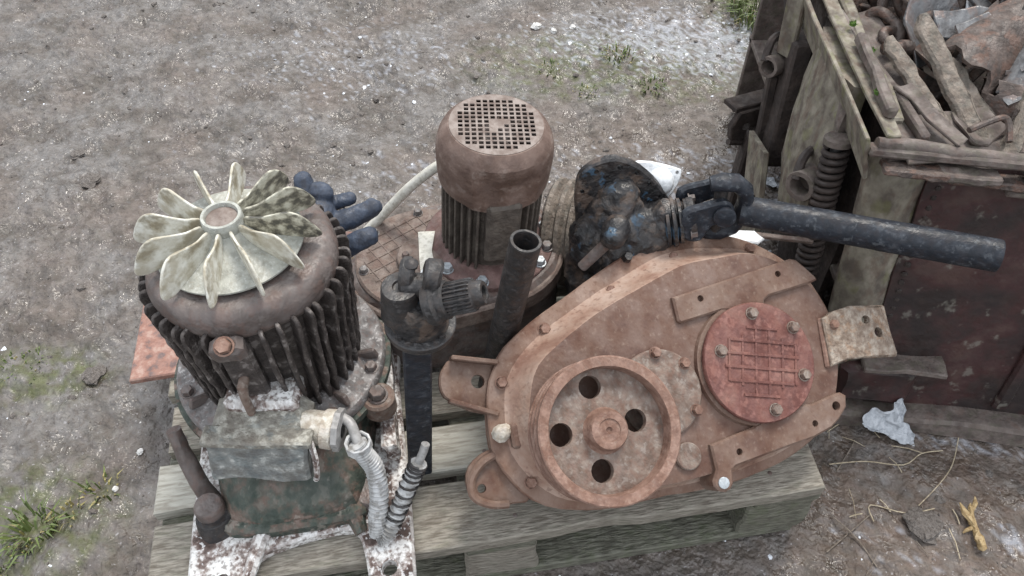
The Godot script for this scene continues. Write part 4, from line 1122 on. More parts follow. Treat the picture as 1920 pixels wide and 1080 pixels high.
# ---------------------------------------------------------------- drive shaft parts
func yoke_piece() -> void:
	var y := thing("splined_yoke", "black greasy yoke with a splined stub and round flange, on a flat black bar", "shaft joint", Vector3(-0.120, 0.160, -0.466))
	y.rotation_degrees.z = -4.5
	part("flat_bar", Geo.new().box(Vector3(0.030, 0.312, 0.012), Transform3D(Basis.from_euler(Vector3(0, 0.2, 0)), Vector3(0, 0.157, 0)), 0.002), M.black_blue, y)
	var fl := part("round_flange", Geo.new().lathe([Vector2(0.0, 0.285), Vector2(0.030, 0.285), Vector2(0.034, 0.288), Vector2(0.0355, 0.292), Vector2(0.0355, 0.297), Vector2(0.034, 0.2985), Vector2(0.022, 0.300), Vector2(0, 0.301)], 48, Transform3D(Basis(), Vector3(0.004, 0, 0))), M.black, y)
	for a in [40.0, 130.0, 220.0, 310.0]:
		part("flange_bolt", bolt_shape(0.0035, 0.005, Transform3D(Basis(), Vector3(0.004 + 0.029 * cos(deg_to_rad(a)), 0.298, 0.029 * sin(deg_to_rad(a))))), M.black, fl)
	part("yoke_body", Geo.new().lathe([Vector2(0.029, 0.299), Vector2(0.0285, 0.312), Vector2(0.027, 0.326), Vector2(0.022, 0.338), Vector2(0.0, 0.342)], 30, Transform3D(Basis(), Vector3(0.003, 0, 0))).bend(lump, 0.003), M.oily, y, 50)
	var cheek := PackedVector2Array([Vector2(-0.020, 0.0), Vector2(0.020, 0.0), Vector2(0.018, 0.040)])
	for i in 9:
		cheek.push_back(Vector2(0, 0.046) + Vector2.from_angle(PI * i / 8.0) * 0.017)
	cheek.push_back(Vector2(-0.018, 0.040))
	part("yoke_block", Geo.new().lathe([Vector2(0.019, 0.312), Vector2(0.0185, 0.352), Vector2(0.017, 0.356), Vector2(0.007, 0.357), Vector2(0.006, 0.355), Vector2(0, 0.355)], 26, Transform3D(Basis(), Vector3(-0.014, 0, 0.004))).bend(lump, 0.003), M.black, y)
	part("yoke_cheek", Geo.new().prism(cheek, -0.009, 0.004, 0.003, [], Transform3D(Basis(Vector3(0, 0, -1), Vector3.UP, Vector3(1, 0, 0)), Vector3(-0.006, 0.312, -0.008)), true).subdiv(1).bend(lump, 0.003), M.black, y)
	part("yoke_cheek", Geo.new().prism(cheek, -0.008, 0.009, 0.003, [], Transform3D(Basis(Vector3(0, 0, -1), Vector3.UP, Vector3(1, 0, 0)).rotated(Vector3.BACK, -0.1), Vector3(0.010, 0.316, -0.004)), true).subdiv(1).bend(lump, 0.003), M.black, y)
	part("cross_pin", Geo.new().tube([Vector3(-0.012, 0.352, 0.0), Vector3(0.02, 0.354, 0.0)], 0.012, 16), M.black, y)
	part("grease_cap", Geo.new().lathe([Vector2(0.006, 0), Vector2(0.007, 0.004), Vector2(0.004, 0.007), Vector2(0, 0.008)], 14, Transform3D(Basis(), Vector3(-0.004, 0.370, -0.008))), M.black, y)
	var d := Vector3(0.88, 0.42, 0.06)
	var sx := ax(Vector3(0.014, 0.340, 0.010), d)
	part("collar", Geo.new().lathe([Vector2(0, 0), Vector2(0.0215, 0.0), Vector2(0.0225, 0.003), Vector2(0.0225, 0.009), Vector2(0.0205, 0.011), Vector2(0.0185, 0.012), Vector2(0.0185, 0.018), Vector2(0.016, 0.02)], 36, sx), M.black, y)
	var g := Geo.new()
	var rings := []
	for e in [[0.015, 1.0], [0.044, 1.0], [0.046, 0.93]]:
		var ring := PackedVector3Array()
		for i in 88:
			var a := TAU * i / 88.0
			var r: float = (0.0138 if (i / 2) % 2 else 0.0162) * float(e[1])
			ring.push_back(sx * Vector3(cos(a) * r, e[0], sin(a) * r))
		rings.push_back(ring)
	g.loft(rings, false, false)
	part("splined_stub", g, M.black, y, 30)
	part("stub_tip", Geo.new().lathe([Vector2(0.0148, 0.0455), Vector2(0.0125, 0.047), Vector2(0.012, 0.054), Vector2(0.0105, 0.056), Vector2(0.007, 0.056), Vector2(0.006, 0.054), Vector2(0.006, 0.036), Vector2(0, 0.036)], 28, sx), M.black, y)
	part("grease_wire", Geo.new().tube([Vector3(-0.018, 0.32, 0.012), Vector3(-0.024, 0.33, 0.014), Vector3(-0.032, 0.34, 0.012)], 0.0008, 5), M.black, y)
	for o in y.get_children():
		if o.name != "flat_bar":
			o.position.y += 0.027

func steel_pipe() -> void:
	var foot := Vector3(-0.030, 0.160, -0.600)
	var top := Vector3(0.0155, 0.458, -0.600)
	var x := ax(foot, top - foot)
	var len := (top - foot).length()
	whole("steel_pipe", Geo.new().lathe([Vector2(0.0105, 0.0), Vector2(0.0185, 0.0), Vector2(0.0185, len - 0.002), Vector2(0.0178, len), Vector2(0.0148, len), Vector2(0.014, len - 0.002), Vector2(0.0138, 0.02)], 36, x).bend(lump, 0.001), M.black, "open dark steel pipe leaning beside the brown upright motor", "pipe")

func drive_axle() -> void:
	var a := thing("drive_axle", "greasy black axle housing with a universal joint and long dark blue shaft", "axle", Vector3(0.15, 0.160, -0.73))
	# arched flange with bolt holes, standing behind
	var o := smooth(poly([-0.06, 0.12, -0.063, 0.193, -0.066, 0.242, -0.060, 0.271, -0.042, 0.287, -0.016, 0.292, 0.008, 0.283, 0.036, 0.257, 0.053, 0.232, 0.066, 0.203, 0.06, 0.15, 0.0, 0.11]), 3)
	var holes := []
	for e in [[0.048, 0.230, 0.0048], [-0.010, 0.281, 0.0038], [-0.040, 0.275, 0.003], [-0.057, 0.247, 0.003], [0.012, 0.270, 0.003], [0.030, 0.252, 0.003]]:
		holes.push_back(ring2(Vector2(e[0], e[1]), e[2], 12))
	part("arched_flange", Geo.new().prism(o, -0.007, 0.007, 0.0025, holes, Transform3D(Basis.from_euler(Vector3(-0.12, 0.1, 0)), Vector3(0, 0.0, -0.02 + 0.03)), true).bend(lump, 0.002), M.oily, a)
	# banjo body
	part("housing", Geo.new().blob([
		[Vector3(-0.006, 0.05, 0.0), Vector3(-0.004, 0.155, 0.005), 0.055, 0.050], [Vector3(-0.008, 0.165, -0.002), Vector3(-0.010, 0.240, -0.010), 0.050, 0.025],
		[Vector3(-0.03, 0.17, -0.006), Vector3(-0.034, 0.220, -0.008), 0.028, 0.016], [Vector3(0.01, 0.165, 0.0), Vector3(0.056, 0.208, 0.006), 0.044, 0.029], 
		[Vector3(-0.045, 0.12, 0.01), Vector3(-0.05, 0.18, 0.006), 0.024, 0.02], [Vector3(-0.03, 0.05, 0.03), Vector3(-0.045, 0.10, 0.02), 0.03, 0.03]], 0.005, 0.024, lump, 0.005).bend(fine, 0.005), M.oily, a, 60)
	var nd := Vector3(1, 0.2, 0.0)
	for e in [[0.054, 0.031], [0.062, 0.033], [0.070, 0.030], [0.078, 0.0275]]:
		part("nose_ring", Geo.new().lathe([Vector2(e[1] - 0.006, -0.004), Vector2(e[1], -0.002), Vector2(e[1], 0.002), Vector2(e[1] - 0.006, 0.004)], 30, ax(Vector3(e[0], 0.203 + (e[0] - 0.05) * 0.3, 0.010), nd)), M.oily, a)
	for k in 5:
		var an := TAU * k / 5.0 + 0.4
		part("joint_bolt", bolt_shape(0.0055, 0.009, ax(Vector3(0.080, 0.213 + 0.026 * cos(an), 0.010 + 0.026 * sin(an)), nd)), M.rust_dark, a)
	# small spout
	part("spout", Geo.new().lathe([Vector2(0.0045, 0.004), Vector2(0.005, 0.0), Vector2(0.0072, 0.0), Vector2(0.0076, 0.045), Vector2(0.0095, 0.05), Vector2(0.010, 0.064), Vector2(0, 0.066)], 18, ax(Vector3(-0.058, 0.170, 0.056), Vector3(0.038, 0.050, -0.008))), M.rust_dark, a)
	part("spout_boss", Geo.new().blob([[Vector3(-0.018, 0.222, 0.036), Vector3(-0.022, 0.218, 0.050), 0.018, 0.015]], 0.004, 0.006, lump, 0.004), M.oily, a, 60)
	part("breather", bolt_shape(0.0065, 0.026, ax(Vector3(-0.004, 0.172, 0.048), Vector3(0.15, 0.8, 0.4))), M.oily, a)
	part("weld_scar", Geo.new().tube(spline([Vector3(0.032, 0.172, 0.049), Vector3(0.036, 0.155, 0.051), Vector3(0.042, 0.140, 0.05)]), 0.0024, 6), M.scrap_bright, a)
	# universal joint: a fork on the axle, a forked ring on the shaft, a cross between
	var j := part("joint_fork", Geo.new().prism(smooth(poly([-0.026, -0.012, -0.02, 0.024, 0.008, 0.026, 0.036, 0.022, 0.044, 0.006, 0.036, -0.010, 0.012, -0.008, -0.006, -0.024]), 3), -0.004, 0.010, 0.003, [], Transform3D(Basis.from_euler(Vector3(-0.25, 0.15, 0.25)), Vector3(0.092, 0.222, 0.024)), true), M.black_blue, a, 40)
	part("fork_arm", Geo.new().prism(smooth(poly([-0.022, -0.012, -0.02, 0.018, 0.014, 0.018, 0.036, 0.014, 0.036, -0.008, 0.01, -0.012]), 3), -0.006, 0.006, 0.003, [], Transform3D(Basis.from_euler(Vector3(-0.2, 0.15, 0.25)), Vector3(0.092, 0.224, -0.022)), true), M.black_blue, j)
	part("fork_flange", Geo.new().lathe([Vector2(0.0, -0.005), Vector2(0.027, -0.005), Vector2(0.028, -0.003), Vector2(0.028, 0.003), Vector2(0.026, 0.005), Vector2(0.012, 0.008), Vector2(0, 0.009)], 30, ax(Vector3(0.084, 0.214, 0.010), nd)), M.black, j)
	part("fork_face", Geo.new().lathe([Vector2(0.0, 0.0), Vector2(0.0125, 0.0), Vector2(0.014, 0.002), Vector2(0.014, 0.006), Vector2(0.011, 0.008), Vector2(0.0, 0.0085)], 26, ax(Vector3(0.120, 0.236, 0.028), Vector3(-0.15, 0.25, 1))), M.black_blue, j)
	part("cross_pin", Geo.new().tube([Vector3(0.116, 0.268, 0.002), Vector3(0.120, 0.186, 0.008)], 0.0085, 14), M.black, a)
	var fk := []
	var fr := []
	for e in [[0.100, 0.268, 0.0085], [0.115, 0.271, 0.0105], [0.132, 0.270, 0.0105], [0.146, 0.258, 0.0105], [0.151, 0.240, 0.0105], [0.150, 0.215, 0.011], [0.142, 0.196, 0.0115], [0.126, 0.187, 0.012], [0.108, 0.186, 0.0105], [0.098, 0.188, 0.007]]:
		fk.push_back(Vector3(e[0], e[1], 0.004))
		fr.push_back(e[2])
	var fork := Geo.new().tube(fk, fr, 14)
	for i in fork.t.size():
		fork.t[i].z = 0.006 + (fork.t[i].z - 0.006) * 1.35
	part("shaft_fork", fork, M.black_blue, a, 60)
	var s0 := Vector3(0.148, 0.2245, 0.006)
	var s1 := Vector3(0.433, 0.245, 0.105)
	var sl := (s1 - s0).length()
	part("shaft_tube", Geo.new().lathe([Vector2(0.0195, 0.0), Vector2(0.0198, 0.012), Vector2(0.0198, 0.02), Vector2(0.0198, sl * 0.55), Vector2(0.0201, sl * 0.553), Vector2(0.0201, sl - 0.002), Vector2(0.0194, sl), Vector2(0.0188, sl), Vector2(0.0184, sl - 0.001), Vector2(0, sl - 0.001)], 40, ax(s0, s1 - s0)), M.black_blue, a)

func behind_things() -> void:
	# grooved drum
	var d := thing("grooved_drum", "brown grooved drum half hidden behind the greasy black axle", "drum", Vector3(0.090, 0.160, -0.81))
	var prof := [Vector2(0.03, -0.05), Vector2(0.075, -0.05)]
	for i in 5:
		var y := -0.045 + i * 0.018
		prof.append_array([Vector2(0.081, y), Vector2(0.081, y + 0.006), Vector2(0.074, y + 0.010), Vector2(0.074, y + 0.014)])
	prof.append_array([Vector2(0.076, 0.05), Vector2(0.03, 0.05)])
	part("drum_shell", Geo.new().lathe(prof, 60, ax(Vector3(0.02, 0.09, 0), Vector3(0.95, 0.15, 0.3))), M.wood_scrap, d)
	part("drum_axle", Geo.new().lathe([Vector2(0.0, -0.055), Vector2(0.03, -0.055), Vector2(0.03, 0.055), Vector2(0.0, 0.055)], 24, ax(Vector3(0.02, 0.09, 0), Vector3(0.95, 0.15, 0.3))), M.rust_dark, d)
	# white cover
	var c := thing("white_cover", "white cast cover with a bolt hole, propped behind the black axle flange", "cover", Vector3(0.19, 0.160, -0.80))
	var o := smooth(poly([-0.06, 0.0, -0.06, 0.05, -0.02, 0.075, 0.055, 0.055, 0.066, 0.042, 0.05, 0.01, 0.02, -0.01]), 3)
	var cx := Transform3D(Basis.from_euler(Vector3(-0.6, 0.2, -0.05)), Vector3(-0.004, 0.205, 0.03)).scaled_local(Vector3(0.68, 0.68, 1.0))
	part("cover_plate", Geo.new().prism(o, -0.006, 0.006, 0.0025, [ring2(Vector2(0.056, 0.045), 0.004)], cx, true).bend(lump, 0.002), M.white_plastic, c)
	part("cover_dome", Geo.new().lathe([Vector2(0.028, 0.0), Vector2(0.026, 0.008), Vector2(0.018, 0.014), Vector2(0, 0.016)], 24, cx * ax(Vector3(0.02, 0.03, 0.005), Vector3(0, 0, 1))), M.white_plastic, c)
	part("cover_leg", Geo.new().box(Vector3(0.05, 0.19, 0.012), Transform3D(Basis(), Vector3(0.0, 0.10, 0.0)), 0.003), M.white_plastic, c)
	whole("white_wedge", Geo.new().prism(poly([-0.03, -0.012, 0.014, -0.014, 0.026, -0.006, 0.012, 0.009, -0.024, 0.012]), 0.0, 0.006, 0.002, [], flat(Vector3(0.342, 0.275, -0.78))).subdiv(1).bend(lump, 0.004), M.white_plastic, "white sheet corner showing above the top of the big gearbox", "sheet")
	whole("thin_lath", Geo.new().box(Vector3(0.09, 0.006, 0.008), lay(0.40, 0.262, -0.79, 0, -6, -2), 0.001).subdiv(1).bend(lump, 0.003), M.tan_iron, "thin pale lath behind the gearbox beside the coil spring", "lath")
	# orange board under the left motor
	var b := Geo.new().prism(poly([0.0, 0.0, 0.30, 0.012, 0.30, 0.235, 0.0, 0.225]), 0.0, 0.010, 0.002, [], flat()).subdiv(2).bend(lump, 0.002)
	var ob := whole("orange_board", b, M.orange_board, "flaking orange painted board sticking out left from under the finned motor", "board")
	ob.transform = Transform3D(Basis.from_euler(Vector3(0, deg_to_rad(9.0), 0)), Vector3(-0.540, 0.163, -0.600))
	# glove
	var gl := Geo.new().blob([
		[Vector3(-0.243, 0.415, -0.690), Vector3(-0.232, 0.43, -0.668), 0.019, 0.019], [Vector3(-0.232, 0.42, -0.66), Vector3(-0.220, 0.405, -0.632), 0.018, 0.016],
		[Vector3(-0.240, 0.42, -0.690), Vector3(-0.231, 0.446, -0.690), 0.017, 0.014],
		[Vector3(-0.262, 0.405, -0.715), Vector3(-0.264, 0.425, -0.736), 0.0125, 0.0115],
		[Vector3(-0.225, 0.42, -0.698), Vector3(-0.202, 0.424, -0.704), 0.0095, 0.0085],
		[Vector3(-0.222, 0.416, -0.675), Vector3(-0.196, 0.412, -0.685), 0.010, 0.0095],
		[Vector3(-0.216, 0.420, -0.660), Vector3(-0.172, 0.424, -0.688), 0.0125, 0.0115],
		[Vector3(-0.216, 0.400, -0.632), Vector3(-0.172, 0.418, -0.645), 0.0125, 0.0115],
		[Vector3(-0.243, 0.36, -0.66), Vector3(-0.243, 0.415, -0.680), 0.022, 0.02]], 0.0026, 0.005, lump, 0.0025)
	gl.bend(fine, 0.002)
	whole("rubber_glove", gl, M.rubber_blue, "dark blue rubber glove tucked behind the cream fan, fingers pointing right", "glove", "", 60)
	var cl := Geo.new().blob([[Vector3(-0.215, 0.255, -0.742), Vector3(-0.198, 0.258, -0.735), 0.016, 0.013], [Vector3(-0.21, 0.24, -0.73), Vector3(-0.21, 0.23, -0.73), 0.012, 0.008]], 0.0028, 0.006, fine, 0.012)
	whole("straw_clump", cl, M.straw_clump, "small tan clump of straw and mud on the rear corner of the left motor base", "clump")


# ---------------------------------------------------------------- scrap bin
const BX := Vector3(0.99083, 0, 0.13511)
const BB := Vector3(0.13511, 0, -0.99083)

# a point on the leaning front of the bin: across, up the slope, out of it
func bin_at(x: float, y: float, out := 0.0) -> Vector3:
	var s := sin(deg_to_rad(12.0))
	var c := cos(deg_to_rad(12.0))
	var up := Vector3(0, c, 0) + BB * s
	var nrm := BX.cross(up)
	return Vector3(0.527, 0.0, -0.650) + BX * x + up * y + nrm * out

func bin_frame(out := 0.0) -> Transform3D:
	var s := sin(deg_to_rad(12.0))
	var c := cos(deg_to_rad(12.0))
	var up := Vector3(0, c, 0) + BB * s
	return Transform3D(Basis(BX, up, BX.cross(up)), bin_at(0, 0, out))

# drawn on the bin's left side: x runs back, y up; out is to the left
func side_frame(x := 0.455) -> Transform3D:
	return Transform3D(Basis(Vector3(0, 0, -1), Vector3.UP, Vector3(1, 0, 0)), Vector3(x, 0, 0)) * Transform3D(Basis(Vector3(1, 0, 0), Vector3(0, 1, 0), Vector3(0, 0, 1)), Vector3.ZERO)

func scrap_bin() -> void:
	var b := thing("scrap_bin", "heavy rusty steel bin with mossy side plates, heaped with scrap", "bin")
	var bf := bin_frame()
	part("front_panel", Geo.new().prism(poly([0.02, 0.02, 0.75, 0.02, 0.75, 0.455, -0.005, 0.455, 0.005, 0.22]), -0.02, -0.012, 0.001, [], bf).subdiv(2).bend(lump, 0.004), M.bin_red, b)
	# curved mossy corner strip
	var rings := []
	for i in 15:
		var y := 0.03 + 0.42 * i / 14.0
		var ring := PackedVector3Array()
		var mid := lerpf(-0.016, -0.030, smoothstep(0.08, 0.44, y)) + 0.004 * sin(y * 9.0)
		for k in 11:
			var a := deg_to_rad(lerpf(-95.0, 75.0, k / 10.0))
			ring.push_back(bin_at(mid + sin(a) * 0.040, y, -0.045 + cos(a) * 0.038))
		ring.push_back(bin_at(mid + 0.03, y, -0.06))
		ring.push_back(bin_at(mid - 0.03, y, -0.06))
		rings.push_back(ring)
	var strip := part("corner_strip", Geo.new().loft(rings).bend(lump, 0.004), M.mossy, b)
	for i in 22:
		var y := 0.09 + i * 0.0155
		var x := lerpf(-0.016, -0.030, smoothstep(0.08, 0.44, y)) + 0.041
		part("weld_bead", Geo.new().lathe([Vector2(0.0045, 0), Vector2(0.0035, 0.003), Vector2(0, 0.004)], 7, ax(bin_at(x, y, -0.013), BX.cross(Vector3.UP))).bend(lump, 0.004), M.bin_dark, strip)
	# lower bulge and skid
	part("bottom_rail", Geo.new().box(Vector3(0.8, 0.035, 0.05), bf * Transform3D(Basis(), Vector3(0.37, 0.012, 0.0)), 0.006).subdiv(3).bend(lump, 0.008), M.bin_rust, b)
	part("lower_boss", Geo.new().box(Vector3(0.11, 0.07, 0.04), bf * Transform3D(Basis(), Vector3(0.035, 0.075, -0.010)), 0.014).subdiv(2).bend(lump, 0.006), M.bin_red, b)
	part("lower_ledge", Geo.new().box(Vector3(0.12, 0.009, 0.045), bf * Transform3D(Basis.from_euler(Vector3(0, 0, 0.05)), Vector3(0.06, 0.124, 0.004)), 0.003).subdiv(2).bend(lump, 0.005), M.bin_rust, b)
	part("panel_rib", Geo.new().box(Vector3(0.022, 0.40, 0.02), bf * Transform3D(Basis(), Vector3(0.235, 0.24, -0.012)), 0.005).subdiv(2).bend(lump, 0.004), M.bin_red, b)
	# rough strips along the front lip
	for e in [[0.30, 0.4625, 0.79, 0.013, 0.022, 0.004, "bin_rust"], [-0.035, 0.4505, 0.08, 0.010, 0.034, 0.012, "scrap_brown"], [0.03, 0.449, 0.075, 0.011, 0.034, 0.010, "bin_rust"], [0.42, 0.447, 0.64, 0.012, 0.03, 0.006, "bin_rust"], [0.36, 0.433, 0.7, 0.009, 0.03, 0.0, "scrap_brown"], [0.40, 0.420, 0.62, 0.008, 0.022, -0.004, "bin_rust"]]:
		part("lip_strip", Geo.new().box(Vector3(e[2], e[3], e[4]), bf * Transform3D(Basis.from_euler(Vector3(0, 0, -0.02)), Vector3(e[0], e[1], e[5])), 0.003).subdiv(4).bend(lump, 0.0035).bend(fine, 0.0018), M[e[6]], b)
	part("lip_rod", Geo.new().tube(spline([bin_at(-0.088, 0.478, 0.004), bin_at(-0.03, 0.477, 0.002), bin_at(0.03, 0.473, 0.004), bin_at(0.2, 0.470, 0.0), bin_at(0.5, 0.468, 0.0)]), 0.0088, 10).bend(lump, 0.003), M.bin_rust, b)
	# left side: mossy plate bulging outward, below the rim
	rings = []
	for i in 13:
		var t := i / 12.0
		var zt := lerpf(-0.868, -1.02, t)
		var ring := PackedVector3Array()
		for k in 11:
			var y := lerpf(0.47, 0.20, k / 10.0)
			ring.push_back(Vector3(0.455 - 0.014 * sin(t * PI) - 0.012 * sin(k / 10.0 * PI), y, zt + (0.47 - y) * 0.12))
		for k in 11:
			var y := lerpf(0.20, 0.47, k / 10.0)
			ring.push_back(Vector3(0.475, y, zt + (0.47 - y) * 0.12))
		rings.push_back(ring)
	part("side_plate", Geo.new().loft(rings).bend(lump, 0.006), M.mossy, b)
	part("inner_plate", Geo.new().prism(poly([0.80, 0.0, 0.98, 0.0, 1.08, 0.22, 1.44, 0.40, 1.44, 0.46, 0.82, 0.46]), -0.006, 0.006, 0.002, [], side_frame(0.505)), M.bin_dark, b)  # colored dark to put the shade of the recess into it
	part("floor_plate", Geo.new().box(Vector3(0.8, 0.012, 0.75), Transform3D(Basis(), Vector3(0.90, 0.18, -1.08)), 0.002), M.bin_rust, b)
	part("rear_plate", Geo.new().box(Vector3(0.8, 0.49, 0.012), Transform3D(Basis(), Vector3(0.90, 0.245, -1.44)), 0.002), M.bin_rust, b)
	part("far_side_plate", Geo.new().box(Vector3(0.012, 0.46, 0.72), Transform3D(Basis(), Vector3(1.27, 0.23, -1.06)), 0.002), M.bin_rust, b)
	# angle iron rim, slots filled with moss are separate
	var rim := part("rim_angle", Geo.new().box(Vector3(0.006, 0.072, 0.70), Transform3D(Basis.from_euler(Vector3(0.03, 0, 0.30)), Vector3(0.447, 0.458, -1.10)), 0.0015).subdiv(3).bend(lump, 0.004), M.mossy, b)
	part("rim_flange", Geo.new().box(Vector3(0.022, 0.006, 0.69), Transform3D(Basis.from_euler(Vector3(0.03, 0, -0.1)), Vector3(0.472, 0.487, -1.105)), 0.0015).subdiv(3).bend(lump, 0.005), M.mossy, rim)
	part("rim_strip", Geo.new().box(Vector3(0.016, 0.012, 0.50), Transform3D(Basis.from_euler(Vector3(0.03, -0.03, 0)), Vector3(0.495, 0.482, -1.04)), 0.003).subdiv(3).bend(lump, 0.005), M.mossy, rim)
	part("rim_bar", Geo.new().box(Vector3(0.014, 0.016, 0.16), Transform3D(Basis.from_euler(Vector3(0.05, -0.02, 0)), Vector3(0.478, 0.492, -0.87)), 0.003).subdiv(2).bend(lump, 0.004), M.bin_rust, rim)
	# gusset between rim and plate
	part("gusset", Geo.new().prism(poly([0.845, 0.45, 0.875, 0.45, 0.862, 0.40, 0.850, 0.36]), -0.005, 0.005, 0.001, [], Transform3D(Basis(Vector3(0, 0, -1), Vector3.UP, Vector3(1, 0, 0)), Vector3(0.452, 0, 0))), M.bin_rust, b)
	# big coil spring in the recess
	var s0 := Vector3(0.448, 0.400, -0.835)
	var s1 := Vector3(0.452, 0.11, -0.765)
	var coil := []
	var sd := (s1 - s0)
	var sx := sd.normalized().cross(Vector3.BACK).normalized()
	var sy := sd.normalized().cross(sx)
	for i in 27 * 14 + 1:
		var a := TAU * i / 14.0
		coil.push_back(s0 + sd * (i / 378.0) + (sx * cos(a) + sy * sin(a)) * 0.0150)
	var spring := part("coil_spring", Geo.new().tube(coil, 0.0046, 7), M.bin_dark, b, 70)
	part("spring_rod", Geo.new().tube([s0 - sd * 0.02, s1], 0.0085, 10), M.black, spring)
	part("spring_cap", Geo.new().lathe([Vector2(0, 0), Vector2(0.02, 0), Vector2(0.02, 0.008), Vector2(0.016, 0.012), Vector2(0, 0.013)], 20, ax(s0 - sd * 0.01, -sd)), M.bin_rust, spring)
	# hinge bosses
	for e in [[Vector3(0.422, 0.318, -0.864), 0.0235], [Vector3(0.420, 0.352, -1.110), 0.018]]:
		var hb := part("hinge_boss", Geo.new().lathe([Vector2(0.0, 0.0), Vector2(e[1] * 1.05, 0.0), Vector2(e[1] * 1.05, 0.02), Vector2(e[1], 0.023), Vector2(e[1], 0.045), Vector2(e[1] * 0.94, 0.048), Vector2(e[1] * 0.66, 0.048), Vector2(e[1] * 0.62, 0.044), Vector2(e[1] * 0.6, 0.02), Vector2(0, 0.02)], 30, ax(e[0] + Vector3(0.03, 0, 0), Vector3(-0.72, 0.15, 0.62))), M.bin_rust, b)
		part("hinge_plate", Geo.new().prism(smooth(poly([-0.034, -0.03, -0.036, 0.02, -0.015, 0.036, 0.025, 0.034, 0.045, 0.0, 0.03, -0.034]), 3), 0.0, 0.010, 0.002, [], Transform3D(Basis(Vector3(0, 0, -1), Vector3.UP, Vector3(1, 0, 0)), e[0] + Vector3(0.028, 0, 0))), M.bin_dark, hb)
		part("hinge_loop", Geo.new().tube(spline([e[0] + Vector3(-0.01, 0.012, 0.02), e[0] + Vector3(0.0, 0.036, 0.0), e[0] + Vector3(0.02, 0.034, -0.02), e[0] + Vector3(0.03, 0.01, -0.03)]), 0.007, 8), M.bin_dark, hb)
	# slotted bar low on the side
	part("slotted_bar", Geo.new().prism(poly([0.85, 0.02, 0.95, 0.02, 1.075, 0.235, 0.985, 0.26]), -0.005, 0.005, 0.002, [ring2(Vector2(0.965, 0.178), 0.006), ring2(Vector2(0.948, 0.153), 0.006)], Transform3D(Basis(Vector3(0, 0, -1), Vector3.UP, Vector3(1, 0, 0)), Vector3(0.418, 0, 0))), M.mossy, b)
	# hinge arm and foot at the far left
	part("hinge_arm", Geo.new().box(Vector3(0.03, 0.22, 0.07), Transform3D(Basis.from_euler(Vector3(-0.15, 0, 0)), Vector3(0.455, 0.30, -1.075)), 0.004).subdiv(1).bend(lump, 0.004), M.bin_dark, b)
	part("hinge_arm_rib", Geo.new().box(Vector3(0.016, 0.17, 0.02), Transform3D(Basis.from_euler(Vector3(-0.10, 0, 0.05)), Vector3(0.436, 0.25, -1.085)), 0.003), M.bin_dark, b)
	part("upper_post", Geo.new().box(Vector3(0.010, 0.16, 0.035), Transform3D(Basis.from_euler(Vector3(-0.1, 0.5, 0.0)), Vector3(0.436, 0.455, -1.095)), 0.003), M.mossy, b)
	var f0 := Transform3D(Basis(Vector3(0.93, 0, -0.37), Vector3.UP, Vector3(0.37, 0, 0.93)), Vector3(0.425, 0.18, -1.13))
	var fo := part("foot_bracket", Geo.new().prism(poly([-0.03, 0.0, -0.036, 0.03, -0.024, 0.06, 0.045, 0.06, 0.06, -0.02, 0.02, -0.012]), -0.006, 0.006, 0.002, [ring2(Vector2(-0.004, 0.026), 0.008)], f0), M.bin_dark, b)
	part("foot_shelf", Geo.new().prism(poly([-0.034, 0.035, -0.03, 0.0, 0.07, -0.0, 0.07, 0.035]), 0.058, 0.068, 0.002, [], f0 * Transform3D(Basis(Vector3.RIGHT, Vector3(0, 0, -1), Vector3.UP), Vector3.ZERO)), M.bin_dark, fo)
	part("foot_strap", Geo.new().tube([f0 * Vector3(-0.034, -0.002, 0.004), f0 * Vector3(0.02, -0.02, 0.004), f0 * Vector3(0.075, -0.05, 0.0)], 0.006, 8), M.bin_dark, fo)
	part("foot_post", Geo.new().box(Vector3(0.05, 0.2, 0.04), Transform3D(Basis(), Vector3(0.45, 0.10, -1.12)), 0.004), M.bin_dark, b)
	# moss caught on it
	for e in [[Vector3(0.452, 0.195, -1.055), 0.024, "round green moss cushion on the bin's foot bracket"], [Vector3(0.486, 0.492, -0.92), 0.007, "small bright moss tuft on the bin rim beside the straw wisp"], [Vector3(0.480, 0.494, -0.985), 0.006, "smallest bright moss tuft, farthest back along the bin rim"], [Vector3(0.470, 0.490, -0.83), 0.006, "thin moss streak near the front corner of the bin rim"]]:
		var g := Geo.new()
		var r: float = e[1]
		for k in int(90 if r > 0.02 else 40):
			var d := Vector3(rng.randf_range(-1, 1), rng.randf_range(0, 1), rng.randf_range(-1, 1)).normalized()
			var p := d * r * rng.randf_range(0.5, 1.0) * Vector3(1, 0.7, 1.3)
			g.tri(p, p + Vector3(rng.randf_range(-1, 1), 1.2, rng.randf_range(-1, 1)) * r * 0.45, p + Vector3(rng.randf_range(-1, 1), 0.2, rng.randf_range(-1, 1)) * r * 0.4)
		g.lathe([Vector2(0, -r * 0.4), Vector2(r * 0.8, -r * 0.2), Vector2(r * 0.7, r * 0.4), Vector2(0, r * 0.65)], 9)
		g.moved(Transform3D(Basis(), e[0]))
		whole("moss_tuft", g, M.moss, e[2], "moss", "moss on the bin", 20)

